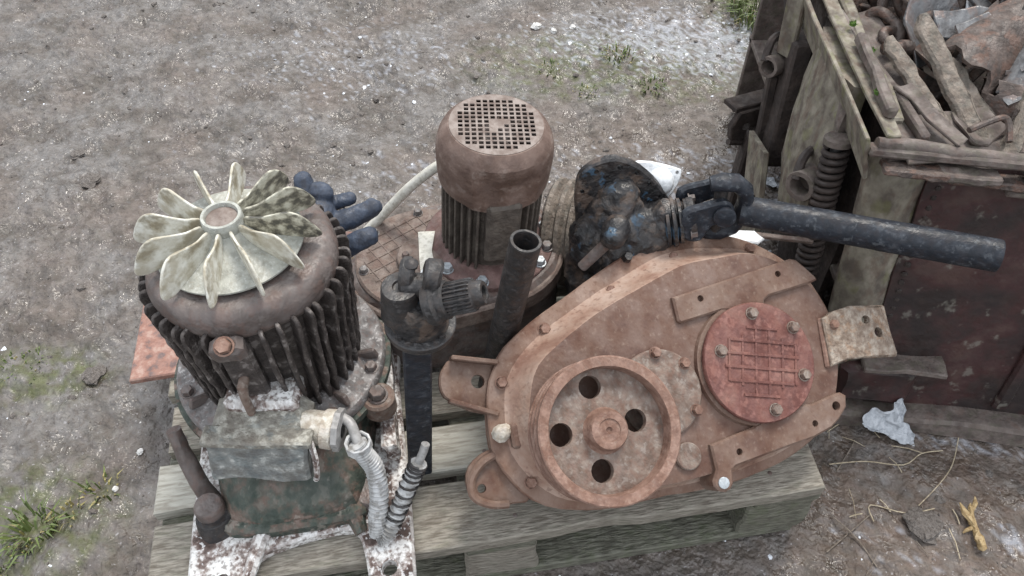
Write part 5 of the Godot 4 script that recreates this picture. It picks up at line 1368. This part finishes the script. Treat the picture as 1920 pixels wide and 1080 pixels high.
# a curved piece of broken pipe wall
func shell(r: float, len: float, from: float, to: float, th: float, sd: float) -> Geo:
	var g := Geo.new()
	var n := 14
	var rows := 6
	var f := func(i: int, k: int, rr: float) -> Vector3:
		var a := deg_to_rad(lerpf(from, to, float(i) / n))
		var l := len * float(k) / rows
		if k == rows:
			l += 0.012 * sin(i * 1.7 + sd) + 0.006 * sin(i * 4.1 + sd)
		if k == 0:
			l -= 0.010 * sin(i * 1.3 + sd * 2.0)
		return Vector3(cos(a) * rr, l, sin(a) * rr)
	for i in n:
		for k in rows:
			g.quad(f.call(i, k, r), f.call(i + 1, k, r), f.call(i + 1, k + 1, r), f.call(i, k + 1, r))
			g.quad(f.call(i, k, r - th), f.call(i, k + 1, r - th), f.call(i + 1, k + 1, r - th), f.call(i + 1, k, r - th))
		for k in [0, rows]:
			g.quad(f.call(i, k, r), f.call(i, k, r - th), f.call(i + 1, k, r - th), f.call(i + 1, k, r))
	for i in [0, n]:
		for k in rows:
			g.quad(f.call(i, k, r), f.call(i, k + 1, r), f.call(i, k + 1, r - th), f.call(i, k, r - th))
	return g.bend(lump, 0.004)

func shard(o: PackedVector2Array, th: float, xf: Transform3D, curl := 0.0) -> Geo:
	var g := Geo.new().prism(o, -th / 2.0, th / 2.0, th * 0.3, [], Transform3D(), true).subdiv(2)
	for i in g.t.size():
		var v := g.t[i]
		g.t[i].z += curl * v.x * v.x * 8.0
	return g.bend(lump, 0.006).bend(fine, 0.002).moved(xf)

func lay(x: float, y: float, z: float, ex: float, ey: float, ez: float) -> Transform3D:
	return Transform3D(Basis.from_euler(Vector3(deg_to_rad(ex), deg_to_rad(ey), deg_to_rad(ez))), Vector3(x, y, z))

func scrap() -> void:
	var grp := "scrap heaped in the bin"
	# chain in the rear corner
	var ch := thing("rusty_chain", "heap of thick rusty chain links in the rear left of the bin", "chain", Vector3(0.56, 0.47, -1.06), 0.0, grp)
	var lo := []
	for i in 25:
		var a := TAU * i / 24.0
		lo.push_back(Vector3(cos(a) * 0.018, 0, sin(a) * 0.034))
	var link: MeshInstance3D
	for e in [[-0.02, 0.0, 0.05, 10, 20, 60], [0.0, 0.015, 0.02, 60, 0, 20], [0.028, 0.02, 0.03, 30, 50, 80], [0.05, 0.025, -0.01, 80, 20, 10], [0.02, 0.03, -0.03, 20, 80, 40], [-0.01, 0.02, -0.04, 70, 60, 0], [0.07, 0.035, 0.02, 40, 10, 70], [0.06, 0.03, -0.06, 10, 70, 30], [0.0, 0.0, 0.085, 15, 75, 10], [0.03, 0.0, 0.075, 75, 35, 0]]:
		var xf := lay(e[0], e[1], e[2], e[3], e[4], e[5])
		if link == null:
			link = part("chain_link", Geo.new().tube(lo, 0.0078, 9, false).bend(lump, 0.003), M.scrap_brown, ch, 60)
			link.transform = xf
		else:
			again("chain_link", link, ch, xf)
	whole("curved_shard", shard(poly([-0.055, -0.04, 0.02, -0.05, 0.05, -0.02, 0.045, 0.03, 0.0, 0.055, -0.02, 0.05, -0.045, 0.02]), 0.005, lay(0.590, 0.492, -0.985, -40, 25, 10), 0.5), M.scrap_steel, "largest blue grey steel shard, rust edged, beside the chain", "scrap metal", grp)
	whole("torn_plate", shard(poly([-0.04, -0.02, 0.0, -0.018, 0.005, -0.028, 0.035, -0.02, 0.04, 0.02, -0.035, 0.022]), 0.006, lay(0.617, 0.512, -0.955, -55, 5, 2)), M.scrap_steel, "small grey torn plate lying on the large blue grey shard", "scrap metal", grp)
	whole("bright_strip", shard(poly([-0.016, -0.05, 0.016, -0.045, 0.022, 0.05, -0.01, 0.055]), 0.004, lay(0.660, 0.525, -1.035, -50, 20, -25), 2.0), M.scrap_bright, "shiny bent metal strip standing up between grey shards and pipe shell", "scrap metal", grp)
	whole("pipe_shell", shell(0.052, 0.125, 20, 200, 0.006, 1.0).moved(Transform3D(ax(Vector3(0.590, 0.470, -0.900), Vector3(0.10, 0.035, -0.075)).basis, Vector3(0.600, 0.462, -0.890))), M.scrap_brown, "large broken half of a rusty brown pipe, open side down", "pipe piece", grp)
	whole("dark_hood_sheet", shard(poly([-0.09, -0.05, 0.02, -0.055, 0.09, -0.02, 0.085, 0.05, -0.03, 0.06, -0.08, 0.02]), 0.006, lay(0.745, 0.515, -0.985, -35, 0, -8), 0.3), M.oily, "dark crumpled sheet behind the brown pipe shell", "scrap metal", grp)
	whole("white_sheet", shard(poly([-0.06, -0.04, 0.09, -0.05, 0.09, 0.06, -0.07, 0.05]), 0.004, lay(0.765, 0.535, -1.085, -50, -10, 12)), M.scrap_bright, "pale grey sheet at the far right top of the scrap", "scrap metal", grp)
	whole("ring_piece", shell(0.042, 0.05, -40, 190, 0.006, 2.0).moved(ax(Vector3(0.692, 0.470, -0.885), Vector3(0.5, 0.4, 0.7))), M.scrap_brown, "short curved ring of rusty pipe below the dark sheet", "pipe piece", grp)
	whole("grey_shell", shell(0.038, 0.085, 30, 190, 0.005, 3.0).moved(ax(Vector3(0.660, 0.455, -0.830), Vector3(0.5, 0.5, -0.7))), M.scrap_steel, "grey broken pipe wall leaning between ring piece and wooden stake", "pipe piece", grp)
	whole("corner_sheet", shard(poly([-0.04, -0.03, 0.05, -0.03, 0.055, 0.03, 0.0, 0.045, -0.03, 0.02]), 0.005, lay(0.715, 0.490, -0.850, -30, 30, 15), 0.6), M.scrap_steel, "grey bent corner of sheet at the right edge above the stake", "scrap metal", grp)
	whole("rust_flake", shard(poly([-0.03, -0.04, 0.03, -0.03, 0.04, 0.03, -0.02, 0.045]), 0.005, lay(0.655, 0.440, -0.80, -20, 40, -10), 0.8), M.scrap_brown, "curved rusty flake low between pipe shell and stake", "scrap metal", grp)
	# broken boards
	var plank := func(len: float, w: float, th: float, sd: float) -> Geo:
		var o := PackedVector2Array()
		for i in 13:
			o.push_back(Vector2(len * i / 12.0 - len / 2.0, -w / 2.0 * (1.0 - 0.75 * float(i == 12 or i == 0) - 0.3 * float(i == 11)) + 0.0012 * sin(i * 2.9 + sd)))
		for i in 13:
			o.push_back(Vector2(len * (12 - i) / 12.0 - len / 2.0, w / 2.0 * (1.0 - 0.4 * float(i == 0 or i == 12)) + 0.0012 * sin(i * 3.7 + sd * 3.0)))
		return Geo.new().prism(o, -th / 2.0, th / 2.0, 0.003, [], Transform3D(), true).subdiv(2).bend(lump, 0.003).bend(fine, 0.0012)
	whole("broken_board", plank.call(0.23, 0.026, 0.014, 1.0).moved(lay(0.580, 0.480, -0.850, -62, 0, 0) * lay(0, 0, 0, 0, 0, -72)), M.wood_scrap, "longest pale broken board, lying slantwise below the brown pipe shell", "board", grp)
	whole("weathered_board", plank.call(0.21, 0.022, 0.012, 2.0).moved(lay(0.545, 0.468, -0.845, -70, 0, 0) * lay(0, 0, 0, 0, 0, -70)), M.wood_scrap, "greyer splintered board left of the pale broken board", "board", grp)
	whole("dark_board", plank.call(0.15, 0.022, 0.012, 3.0).moved(lay(0.615, 0.462, -0.838, -60, 0, 0) * lay(0, 0, 0, 0, 0, -62)), M.wood_scrap, "short cracked board right of the pale broken board", "board", grp)
	whole("wooden_stake", plank.call(0.12, 0.022, 0.018, 4.0).moved(lay(0.648, 0.470, -0.795, -50, 0, 0) * lay(0, 0, 0, 0, 0, 68)), M.wood_scrap, "upright wooden stake by the front lip at the right edge", "stake", grp)
	whole("slanted_lath", plank.call(0.13, 0.018, 0.010, 5.0).moved(lay(0.615, 0.452, -0.81, -70, 0, 0) * lay(0, 0, 0, 0, 0, 40)), M.bin_rust, "thin dark lath slanting left of the wooden stake", "lath", grp)
	# more broken pipe walls and offcuts, heaped on one another
	var wall := shell(0.034, 0.075, 10, 150, 0.005, 4.0)
	var strip := shard(poly([-0.012, -0.06, 0.012, -0.055, 0.014, 0.05, -0.006, 0.06]), 0.005, Transform3D(), 3.0)
	var chunk := shard(poly([-0.03, -0.02, 0.0, -0.03, 0.032, -0.014, 0.026, 0.024, -0.02, 0.03]), 0.006, Transform3D(), 1.5)
	for e in [[wall, 0.700, 0.500, -0.935, 20, 40, 70, "scrap_steel", "grey pipe wall between the dark sheet and the ring piece"], [wall, 0.745, 0.480, -0.900, -30, 120, 60, "scrap_brown", "brown pipe wall at the right edge, under the dark sheet"], [wall, 0.650, 0.500, -0.985, 60, 200, 20, "scrap_brown", "brown pipe wall between the bright strip and the large pipe shell"],
			[wall, 0.69, 0.455, -0.795, 10, 300, 80, "scrap_brown", "brown pipe wall beside the wooden stake"], [strip, 0.635, 0.530, -1.01, -40, 30, 40, "scrap_steel", "narrow grey curl in front of the elbow pipe"], [strip, 0.70, 0.525, -1.03, -20, 100, 20, "scrap_brown", "narrow brown curl right of the bright strip"],
			[strip, 0.665, 0.462, -0.86, -70, 10, -40, "scrap_steel", "narrow grey curl under the large pipe shell"], [chunk, 0.630, 0.505, -0.93, -60, 0, 30, "scrap_steel", "small grey chunk on the left end of the large pipe shell"], [chunk, 0.585, 0.470, -0.945, -70, 40, 0, "scrap_brown", "small brown chunk between fat bolt and grey shard"],
			[chunk, 0.735, 0.520, -0.945, -30, 60, 20, "scrap_brown", "small brown chunk lying on the dark sheet"], [chunk, 0.60, 0.455, -0.80, -80, 20, 0, "bin_rust", "small dull chunk in the gap below the cracked board"], [chunk, 0.565, 0.505, -1.02, -50, 80, 0, "bin_rust", "small dull chunk resting on the chain"],
			[strip, 0.53, 0.478, -0.80, -85, 0, 25, "bin_rust", "narrow flat offcut by the front left corner of the bin"], [chunk, 0.79, 0.50, -0.98, -30, 10, 50, "scrap_steel", "grey chunk at the far right, below the pale sheet"]]:
		var src: Geo = e[0]
		var g := Geo.new()
		g.t = src.t.duplicate()
		whole("metal_offcut", g.moved(lay(e[1], e[2], e[3], e[4], e[5], e[6])), M[e[7]], e[8], "scrap metal", grp)
	# sheets and bars along the left
	whole("long_flat_sheet", shard(poly([-0.05, -0.16, 0.03, -0.17, 0.035, 0.15, -0.04, 0.14]), 0.005, lay(0.522, 0.466, -0.90, -86, 2, 6)), M.bin_rust, "long flat rusty sheet along the inner left side of the bin", "sheet", grp)
	whole("bin_angle_bar", Geo.new().box(Vector3(0.012, 0.016, 0.28), lay(0.500, 0.474, -0.90, 2, 8, 10), 0.003).subdiv(2).bend(lump, 0.005), M.bin_rust, "narrow angle bar lying along the bin rim inside", "bar", grp)
	whole("front_flat_plate", shard(poly([-0.09, -0.03, 0.12, -0.04, 0.10, 0.03, -0.06, 0.045]), 0.006, lay(0.560, 0.452, -0.790, -80, 8, 0)), M.bin_rust, "flat brown plate just inside the front lip", "plate", grp)
	whole("bent_rod", Geo.new().tube(spline([Vector3(0.573, 0.474, -0.775), Vector3(0.595, 0.478, -0.784), Vector3(0.618, 0.482, -0.790), Vector3(0.624, 0.478, -0.782), Vector3(0.622, 0.466, -0.762)], 5), 0.0042, 8), M.scrap_brown, "thin bent rod hooked over the front lip beside the wooden stake", "rod", grp)
	whole("round_bolt", Geo.new().lathe([Vector2(0, 0), Vector2(0.011, 0.0), Vector2(0.011, 0.016), Vector2(0.008, 0.018), Vector2(0.008, 0.045), Vector2(0, 0.046)], 16, ax(Vector3(0.555, 0.478, -0.952), Vector3(-0.9, 0.15, 0.3))), M.scrap_brown, "short fat rusty bolt below the chain", "bolt", grp)
	whole("elbow_pipe", Geo.new().tube(spline([Vector3(0.62, 0.49, -1.05), Vector3(0.625, 0.52, -1.06), Vector3(0.64, 0.53, -1.075), Vector3(0.662, 0.525, -1.07)]), 0.0105, 12), M.scrap_brown, "rusty elbow of thin pipe at the top beside the chain", "pipe piece", grp)
	whole("cross_bar", Geo.new().box(Vector3(0.17, 0.022, 0.022), lay(0.52, 0.50, -1.115, 0, -6, -2), 0.003).subdiv(2).bend(lump, 0.004), M.bin_rust, "square bar laid across the rear corner of the bin", "bar", grp)
	whole("round_lug", Geo.new().blob([[Vector3(0.520, 0.462, -0.845), Vector3(0.530, 0.460, -0.835), 0.017, 0.014], [Vector3(0.51, 0.455, -0.87), Vector3(0.52, 0.458, -0.85), 0.02, 0.018]], 0.004, 0.01, lump, 0.004), M.scrap_brown, "rounded rusty lug half under the greyer splintered board", "lug", grp, 60)
	# what fills the bin underneath: crossed pieces nobody could count
	var fill := Geo.new()
	for k in 240:
		var x := rng.randf_range(0.53, 1.2)
		var z := rng.randf_range(-1.36, -0.80)
		var y := rng.randf_range(0.34, 0.425) + 0.05 * clampf((-z - 0.85) * 3.0, 0, 1)
		var xf := lay(x, y, z, rng.randf_range(-60, 60), rng.randf() * 360.0, rng.randf_range(-60, 60))
		if k % 3 == 0:
			fill.box(Vector3(rng.randf_range(0.06, 0.2), 0.01, 0.014), xf, 0.002)
		else:
			fill.box(Vector3(rng.randf_range(0.05, 0.12), 0.005, rng.randf_range(0.03, 0.08)), xf, 0.001)
	fill.bend(lump, 0.008)
	var fm := part("scrap_fill", fill, M.scrap_brown, self)
	fm.set_meta("kind", "stuff")
	fm.set_meta("label", "mass of dark scrap filling the bin underneath")


# ---------------------------------------------------------------- litter
func on_ground(x: float, z: float, up := 0.0) -> Vector3:
	return Vector3(x, high(x, z) + up, z)

func tuft(label: String, x: float, z: float, r: float, n: int, h: float, dry := 0.3) -> void:
	var t := thing("grass_tuft", label, "grass", on_ground(x, z, -0.003), 0.0, "grass tufts on the mud")
	for kind in 2:
		var g := Geo.new()
		g.colored = true
		var cnt := int(n * (dry if kind else 1.0 - dry))
		for k in cnt:
			var a := rng.randf() * TAU
			var p := Vector3(cos(a), 0, sin(a)) * r * sqrt(rng.randf()) * 0.7
			var lean := Vector3(cos(a), 0, sin(a)) * rng.randf_range(0.2, 1.0) + Vector3(rng.randf_range(-0.4, 0.4), 0, rng.randf_range(-0.4, 0.4))
			var hh := h * rng.randf_range(0.4, 1.0) * (0.5 if kind else 1.0)
			var w := rng.randf_range(0.0009, 0.002)
			var s := Vector3(-lean.z, 0, lean.x).normalized() * w
			var m := p + Vector3(0, hh * 0.65, 0) + lean * hh * 0.35
			var e := p + Vector3(0, hh * 0.75, 0) + lean * hh * 1.0
			var v := rng.randf_range(0.6, 1.2)
			g.col = Color(v, v, v * rng.randf_range(0.7, 1.0))
			g.quad(p - s, p + s, m + s, m - s)
			g.tri(m - s, m + s, e)
		if cnt > 0:
			part("dry_blades" if kind else "green_blades", g, M.grass_dry if kind else M.grass_green, t, 10)

func sheen_at(x: float, z: float) -> float:  # how pale the painted wet sheen is at this spot
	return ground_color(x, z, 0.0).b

func flakes() -> void:  # added pale flakes stand in for glints of wet mud
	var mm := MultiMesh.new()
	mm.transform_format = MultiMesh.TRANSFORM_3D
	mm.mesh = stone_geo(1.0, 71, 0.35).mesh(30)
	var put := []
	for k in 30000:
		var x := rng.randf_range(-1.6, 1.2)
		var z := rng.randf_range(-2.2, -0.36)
		var p := clampf((sheen_at(x, z) - 0.20) * 4.5, 0.015, 0.6)
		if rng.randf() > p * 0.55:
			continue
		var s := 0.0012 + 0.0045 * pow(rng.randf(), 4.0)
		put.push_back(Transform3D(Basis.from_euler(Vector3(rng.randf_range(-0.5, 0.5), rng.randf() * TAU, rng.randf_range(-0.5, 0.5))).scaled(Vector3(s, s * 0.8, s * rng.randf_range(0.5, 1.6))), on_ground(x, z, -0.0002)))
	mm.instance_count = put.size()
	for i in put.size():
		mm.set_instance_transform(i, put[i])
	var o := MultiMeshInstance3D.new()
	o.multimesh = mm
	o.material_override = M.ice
	o.name = "glint_flakes"
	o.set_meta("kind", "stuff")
	o.set_meta("label", "pale flakes strewn in place of glints on the wet mud")
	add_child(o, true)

func litter() -> void:
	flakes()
	tuft("largest green grass tuft at the lower left corner of the yard", -0.70, -0.455, 0.045, 95, 0.045, 0.3)
	tuft("half dry grass tuft behind the largest lower left tuft", -0.62, -0.515, 0.035, 34, 0.04, 0.65)
	tuft("low green tuft cut by the lower left edge of the photo", -0.735, -0.405, 0.035, 50, 0.03, 0.2)
	tuft("sparse dry tuft left of the pallet beside the lower left grass", -0.655, -0.48, 0.03, 18, 0.045, 0.8)
	tuft("dry and green tuft farthest back on the yard, upper middle", 0.262, -1.64, 0.06, 80, 0.03, 0.5)
	tuft("bright green tuft between the upright motor and the bin", 0.328, -1.525, 0.045, 60, 0.022, 0.1)
	tuft("low faded tuft left of the farthest dry tuft", 0.095, -1.60, 0.05, 45, 0.022, 0.5)
	tuft("faint tuft in front of the low faded tuft", 0.17, -1.50, 0.04, 30, 0.015, 0.4)
	tuft("thick mossy grass mound behind the bin's rear corner", 0.66, -1.86, 0.13, 420, 0.08, 0.15)
	tuft("tiny green tuft at the bin foot in the lower right corner", 0.78, -0.47, 0.025, 24, 0.015, 0.2)
	tuft("mossy patch of short blades at the left edge of the yard", -0.83, -0.735, 0.06, 60, 0.01, 0.2)
	# torn plastic film in front of the bin
	var o := smooth(poly([-0.04, 0.0, -0.028, 0.02, -0.004, 0.018, 0.006, 0.038, 0.018, 0.03, 0.03, -0.005, 0.036, -0.036, 0.01, -0.026, -0.016, -0.014]), 2)
	whole("plastic_scrap", Geo.new().prism(o, 0.0, 0.001, 0.0003, [], flat()).subdiv(3).bend(lump, 0.012).bend(fine, 0.005).moved(Transform3D(Basis.from_euler(Vector3(0.75, 0, 0)).scaled(Vector3(1.15, 1.15, 1.15)), on_ground(0.590, -0.610, 0.026))), M.film, "crumpled grey white plastic scrap at the foot of the bin", "plastic")
	o = smooth(poly([-0.012, 0.0, -0.01, 0.018, 0.01, 0.02, 0.012, -0.004, 0.0, -0.014]), 2)
	whole("plastic_scrap", Geo.new().prism(o, 0.0, 0.001, 0.0003, [], flat()).subdiv(2).bend(lump, 0.01).moved(Transform3D(Basis(), on_ground(0.535, -1.19, 0.012))), M.film, "small pale plastic scrap beside the bin's slotted bar", "plastic")
	# husk
	var hk := thing("dry_husk", "yellow torn husk standing out on the mud at lower right", "husk", on_ground(0.664, -0.452, 0.004))
	part("husk_stem", Geo.new().tube(spline([Vector3(0.004, 0.0, 0.034), Vector3(0.002, 0.004, 0.016), Vector3(0.0, 0.004, 0.0), Vector3(0.003, 0.006, -0.02), Vector3(0.008, 0.008, -0.036)], 4), [0.002, 0.005, 0.006, 0.006, 0.0065, 0.005, 0.0045, 0.004, 0.0035, 0.005, 0.006, 0.0055, 0.005, 0.0045, 0.0035, 0.002, 0.001], 8).bend(fine, 0.004), M.husk, hk)
	part("husk_leaf", Geo.new().tube([Vector3(0.001, 0.005, -0.002), Vector3(-0.008, 0.009, -0.018), Vector3(-0.010, 0.01, -0.034)], [0.003, 0.005, 0.0015], 7).bend(fine, 0.004), M.husk, hk)
	part("husk_leaf", Geo.new().tube([Vector3(0.002, 0.006, -0.02), Vector3(0.013, 0.01, -0.034), Vector3(0.016, 0.01, -0.044)], [0.003, 0.0035, 0.001], 7).bend(fine, 0.003), M.husk, hk)
	part("husk_leaf", Geo.new().tube([Vector3(0.0, 0.003, 0.0), Vector3(-0.012, 0.003, 0.004), Vector3(-0.016, 0.001, 0.008)], [0.003, 0.003, 0.001], 7).bend(fine, 0.003), M.husk, hk)
	# twigs with a shape of their own
	var tw := func(called: String, label: String, pts: Array, r: float, m: Material) -> void:
		var w := []
		for p in pts:
			w.push_back(on_ground(p.x, p.y, r + 0.003))
		whole(called, Geo.new().tube(spline(w, 4), r, 6), m, label, "twig", "")
	tw.call("forked_twig", "long pale straw stem crossing in front of the plastic scrap", [Vector2(0.49, -0.56), Vector2(0.545, -0.562), Vector2(0.60, -0.555), Vector2(0.635, -0.575), Vector2(0.67, -0.58)], 0.0009, M.straw)
	tw.call("bent_twig", "thin twig curving up toward the bin on the right", [Vector2(0.60, -0.488), Vector2(0.64, -0.52), Vector2(0.675, -0.555), Vector2(0.70, -0.60)], 0.0008, M.straw)
	tw.call("corner_twig", "pale right angled straw near the pallet's right corner", [Vector2(0.528, -0.465), Vector2(0.530, -0.49), Vector2(0.58, -0.478), Vector2(0.62, -0.482)], 0.0009, M.straw)
	tw.call("slant_twig", "brown twig pointing from the pallet corner toward the camera", [Vector2(0.47, -0.475), Vector2(0.495, -0.44), Vector2(0.515, -0.40)], 0.0012, M.twig)
	tw.call("low_twig", "grey twig crossing the brown one beside the pallet block", [Vector2(0.45, -0.422), Vector2(0.49, -0.45), Vector2(0.525, -0.475)], 0.0010, M.twig)
	tw.call("side_twig", "thin dark twig under the long pale straw stem", [Vector2(0.50, -0.55), Vector2(0.525, -0.58), Vector2(0.54, -0.60)], 0.0010, M.twig)
	for k in 34:
		var x := rng.randf_range(0.46, 0.86)
		var z := rng.randf_range(-0.64, -0.36)
		var a := rng.randf() * TAU
		var l := rng.randf_range(0.012, 0.05)
		var d := Vector2(cos(a), sin(a)) * l
		var g := Geo.new().tube([on_ground(x, z, 0.003), on_ground(x + d.x * 0.5, z + d.y * 0.5, 0.006), on_ground(x + d.x, z + d.y, 0.003)], rng.randf_range(0.0004, 0.0009), 5)
		whole("straw_stalk", g, M.straw if k % 3 else M.twig, "short loose straw stalk on the mud between pallet and bin", "straw", "loose straw stalks")
	# flat clods and pale stones one can pick out
	for e in [[0.60, -0.46, 0.026, "flat mud flake left of the yellow husk"], [-0.70, -0.72, 0.02, "flat clod at the left, beside the mossy edge patch"], [-0.875, -1.2, 0.022, "dark clod on the left of the yard, nearer of two"], [-0.93, -1.285, 0.016, "dark clod on the left of the yard, farther of two"]]:
		var g := stone_geo(e[2], int(e[0] * 1000) + 900, 0.35)
		whole("mud_clod", g.moved(Transform3D(Basis(), on_ground(e[0], e[1], e[2] * 0.15))), M.clod, e[3], "clod", "mud clods", 30)
	for e in [[0.062, -1.775, 0.014, "largest pale stone, at the top middle of the yard"], [0.105, -1.755, 0.009, "pale stone just right of the largest top one"], [0.155, -1.775, 0.009, "rightmost of three pale stones at the top"], [-0.58, -0.58, 0.0055, "small white pebble left of the pallet"], [-0.60, -0.52, 0.005, "white chip on the mud left of the pallet's left end"], [0.84, -0.50, 0.011, "white lump at the right edge near the bin"]]:
		whole("pale_stone", stone_geo(e[2], int(absf(e[0]) * 3000), 0.7).moved(Transform3D(Basis(), on_ground(e[0], e[1], e[2] * 0.3))), M.stone_white, e[3], "stone", "pale stones", 30)
	# what nobody could count
	for i in 3:
		scatter("mud_crumbs", "loose mud crumbs strewn over the yard", stone_geo(1.0, 40 + i, 0.6).mesh(30), M.clod, 700, 0.0014, 0.009, Rect2(-1.7, -2.2, 3.4, 1.9), 0.1)
	scatter("mud_lumps", "flat lumps of mud lying on the yard", stone_geo(1.0, 47, 0.5).mesh(30), M.clod, 110, 0.007, 0.024, Rect2(-1.7, -2.2, 3.0, 1.85), 0.25)
	scatter("pale_grit", "pale specks of grit on the mud", stone_geo(1.0, 60, 0.6).mesh(30), M.stone_white, 260, 0.0009, 0.0032, Rect2(-1.7, -2.2, 3.4, 1.9), 0.0)


func _ready() -> void:
	var cam := Camera3D.new()
	cam.name = "camera"
	cam.position = Vector3(0, 1.09, 0)
	cam.rotation_degrees = Vector3(-50, 0, 0)
	cam.fov = 40.83
	cam.near = 0.02
	cam.far = 500.0
	add_child(cam)
	cam.make_current()

	var sky_mat := ProceduralSkyMaterial.new()
	sky_mat.sky_top_color = Color(0.93, 0.95, 0.98)
	sky_mat.sky_horizon_color = Color(0.66, 0.68, 0.70)
	sky_mat.ground_horizon_color = Color(0.42, 0.40, 0.38)
	sky_mat.ground_bottom_color = Color(0.30, 0.28, 0.26)
	sky_mat.sky_curve = 0.5
	sky_mat.sun_angle_max = 0.0
	var sky := Sky.new()
	sky.sky_material = sky_mat
	var env := Environment.new()
	env.background_mode = Environment.BG_SKY
	env.sky = sky
	env.tonemap_mode = Environment.TONE_MAPPER_LINEAR
	env.tonemap_exposure = 1.95
	env.sdfgi_enabled = true
	env.ssao_enabled = true
	env.ssil_enabled = true
	var we := WorldEnvironment.new()
	we.environment = env
	add_child(we)

	var sun := DirectionalLight3D.new()
	sun.name = "sun"
	sun.light_energy = 0.5
	sun.light_angular_distance = 18.0
	sun.light_color = Color(1.0, 0.975, 0.94)
	sun.shadow_enabled = true
	sun.rotation_degrees = Vector3(-62, 155, 0)
	add_child(sun)

	rng.seed = 7
	lump.seed = 3; lump.frequency = 14.0; lump.fractal_octaves = 3
	soft.seed = 11; soft.frequency = 2.0; soft.fractal_octaves = 3
	fine.seed = 5; fine.frequency = 48.0; fine.fractal_octaves = 3
	clods.seed = 21; clods.frequency = 17.0; clods.fractal_octaves = 3
	materials()
	ground()
	scrap_bin()
	pallet()
	left_motor()
	middle_motor()
	front_gearbox()
	drive_axle()
	steel_pipe()
	yoke_piece()
	behind_things()
	scrap()
	litter()
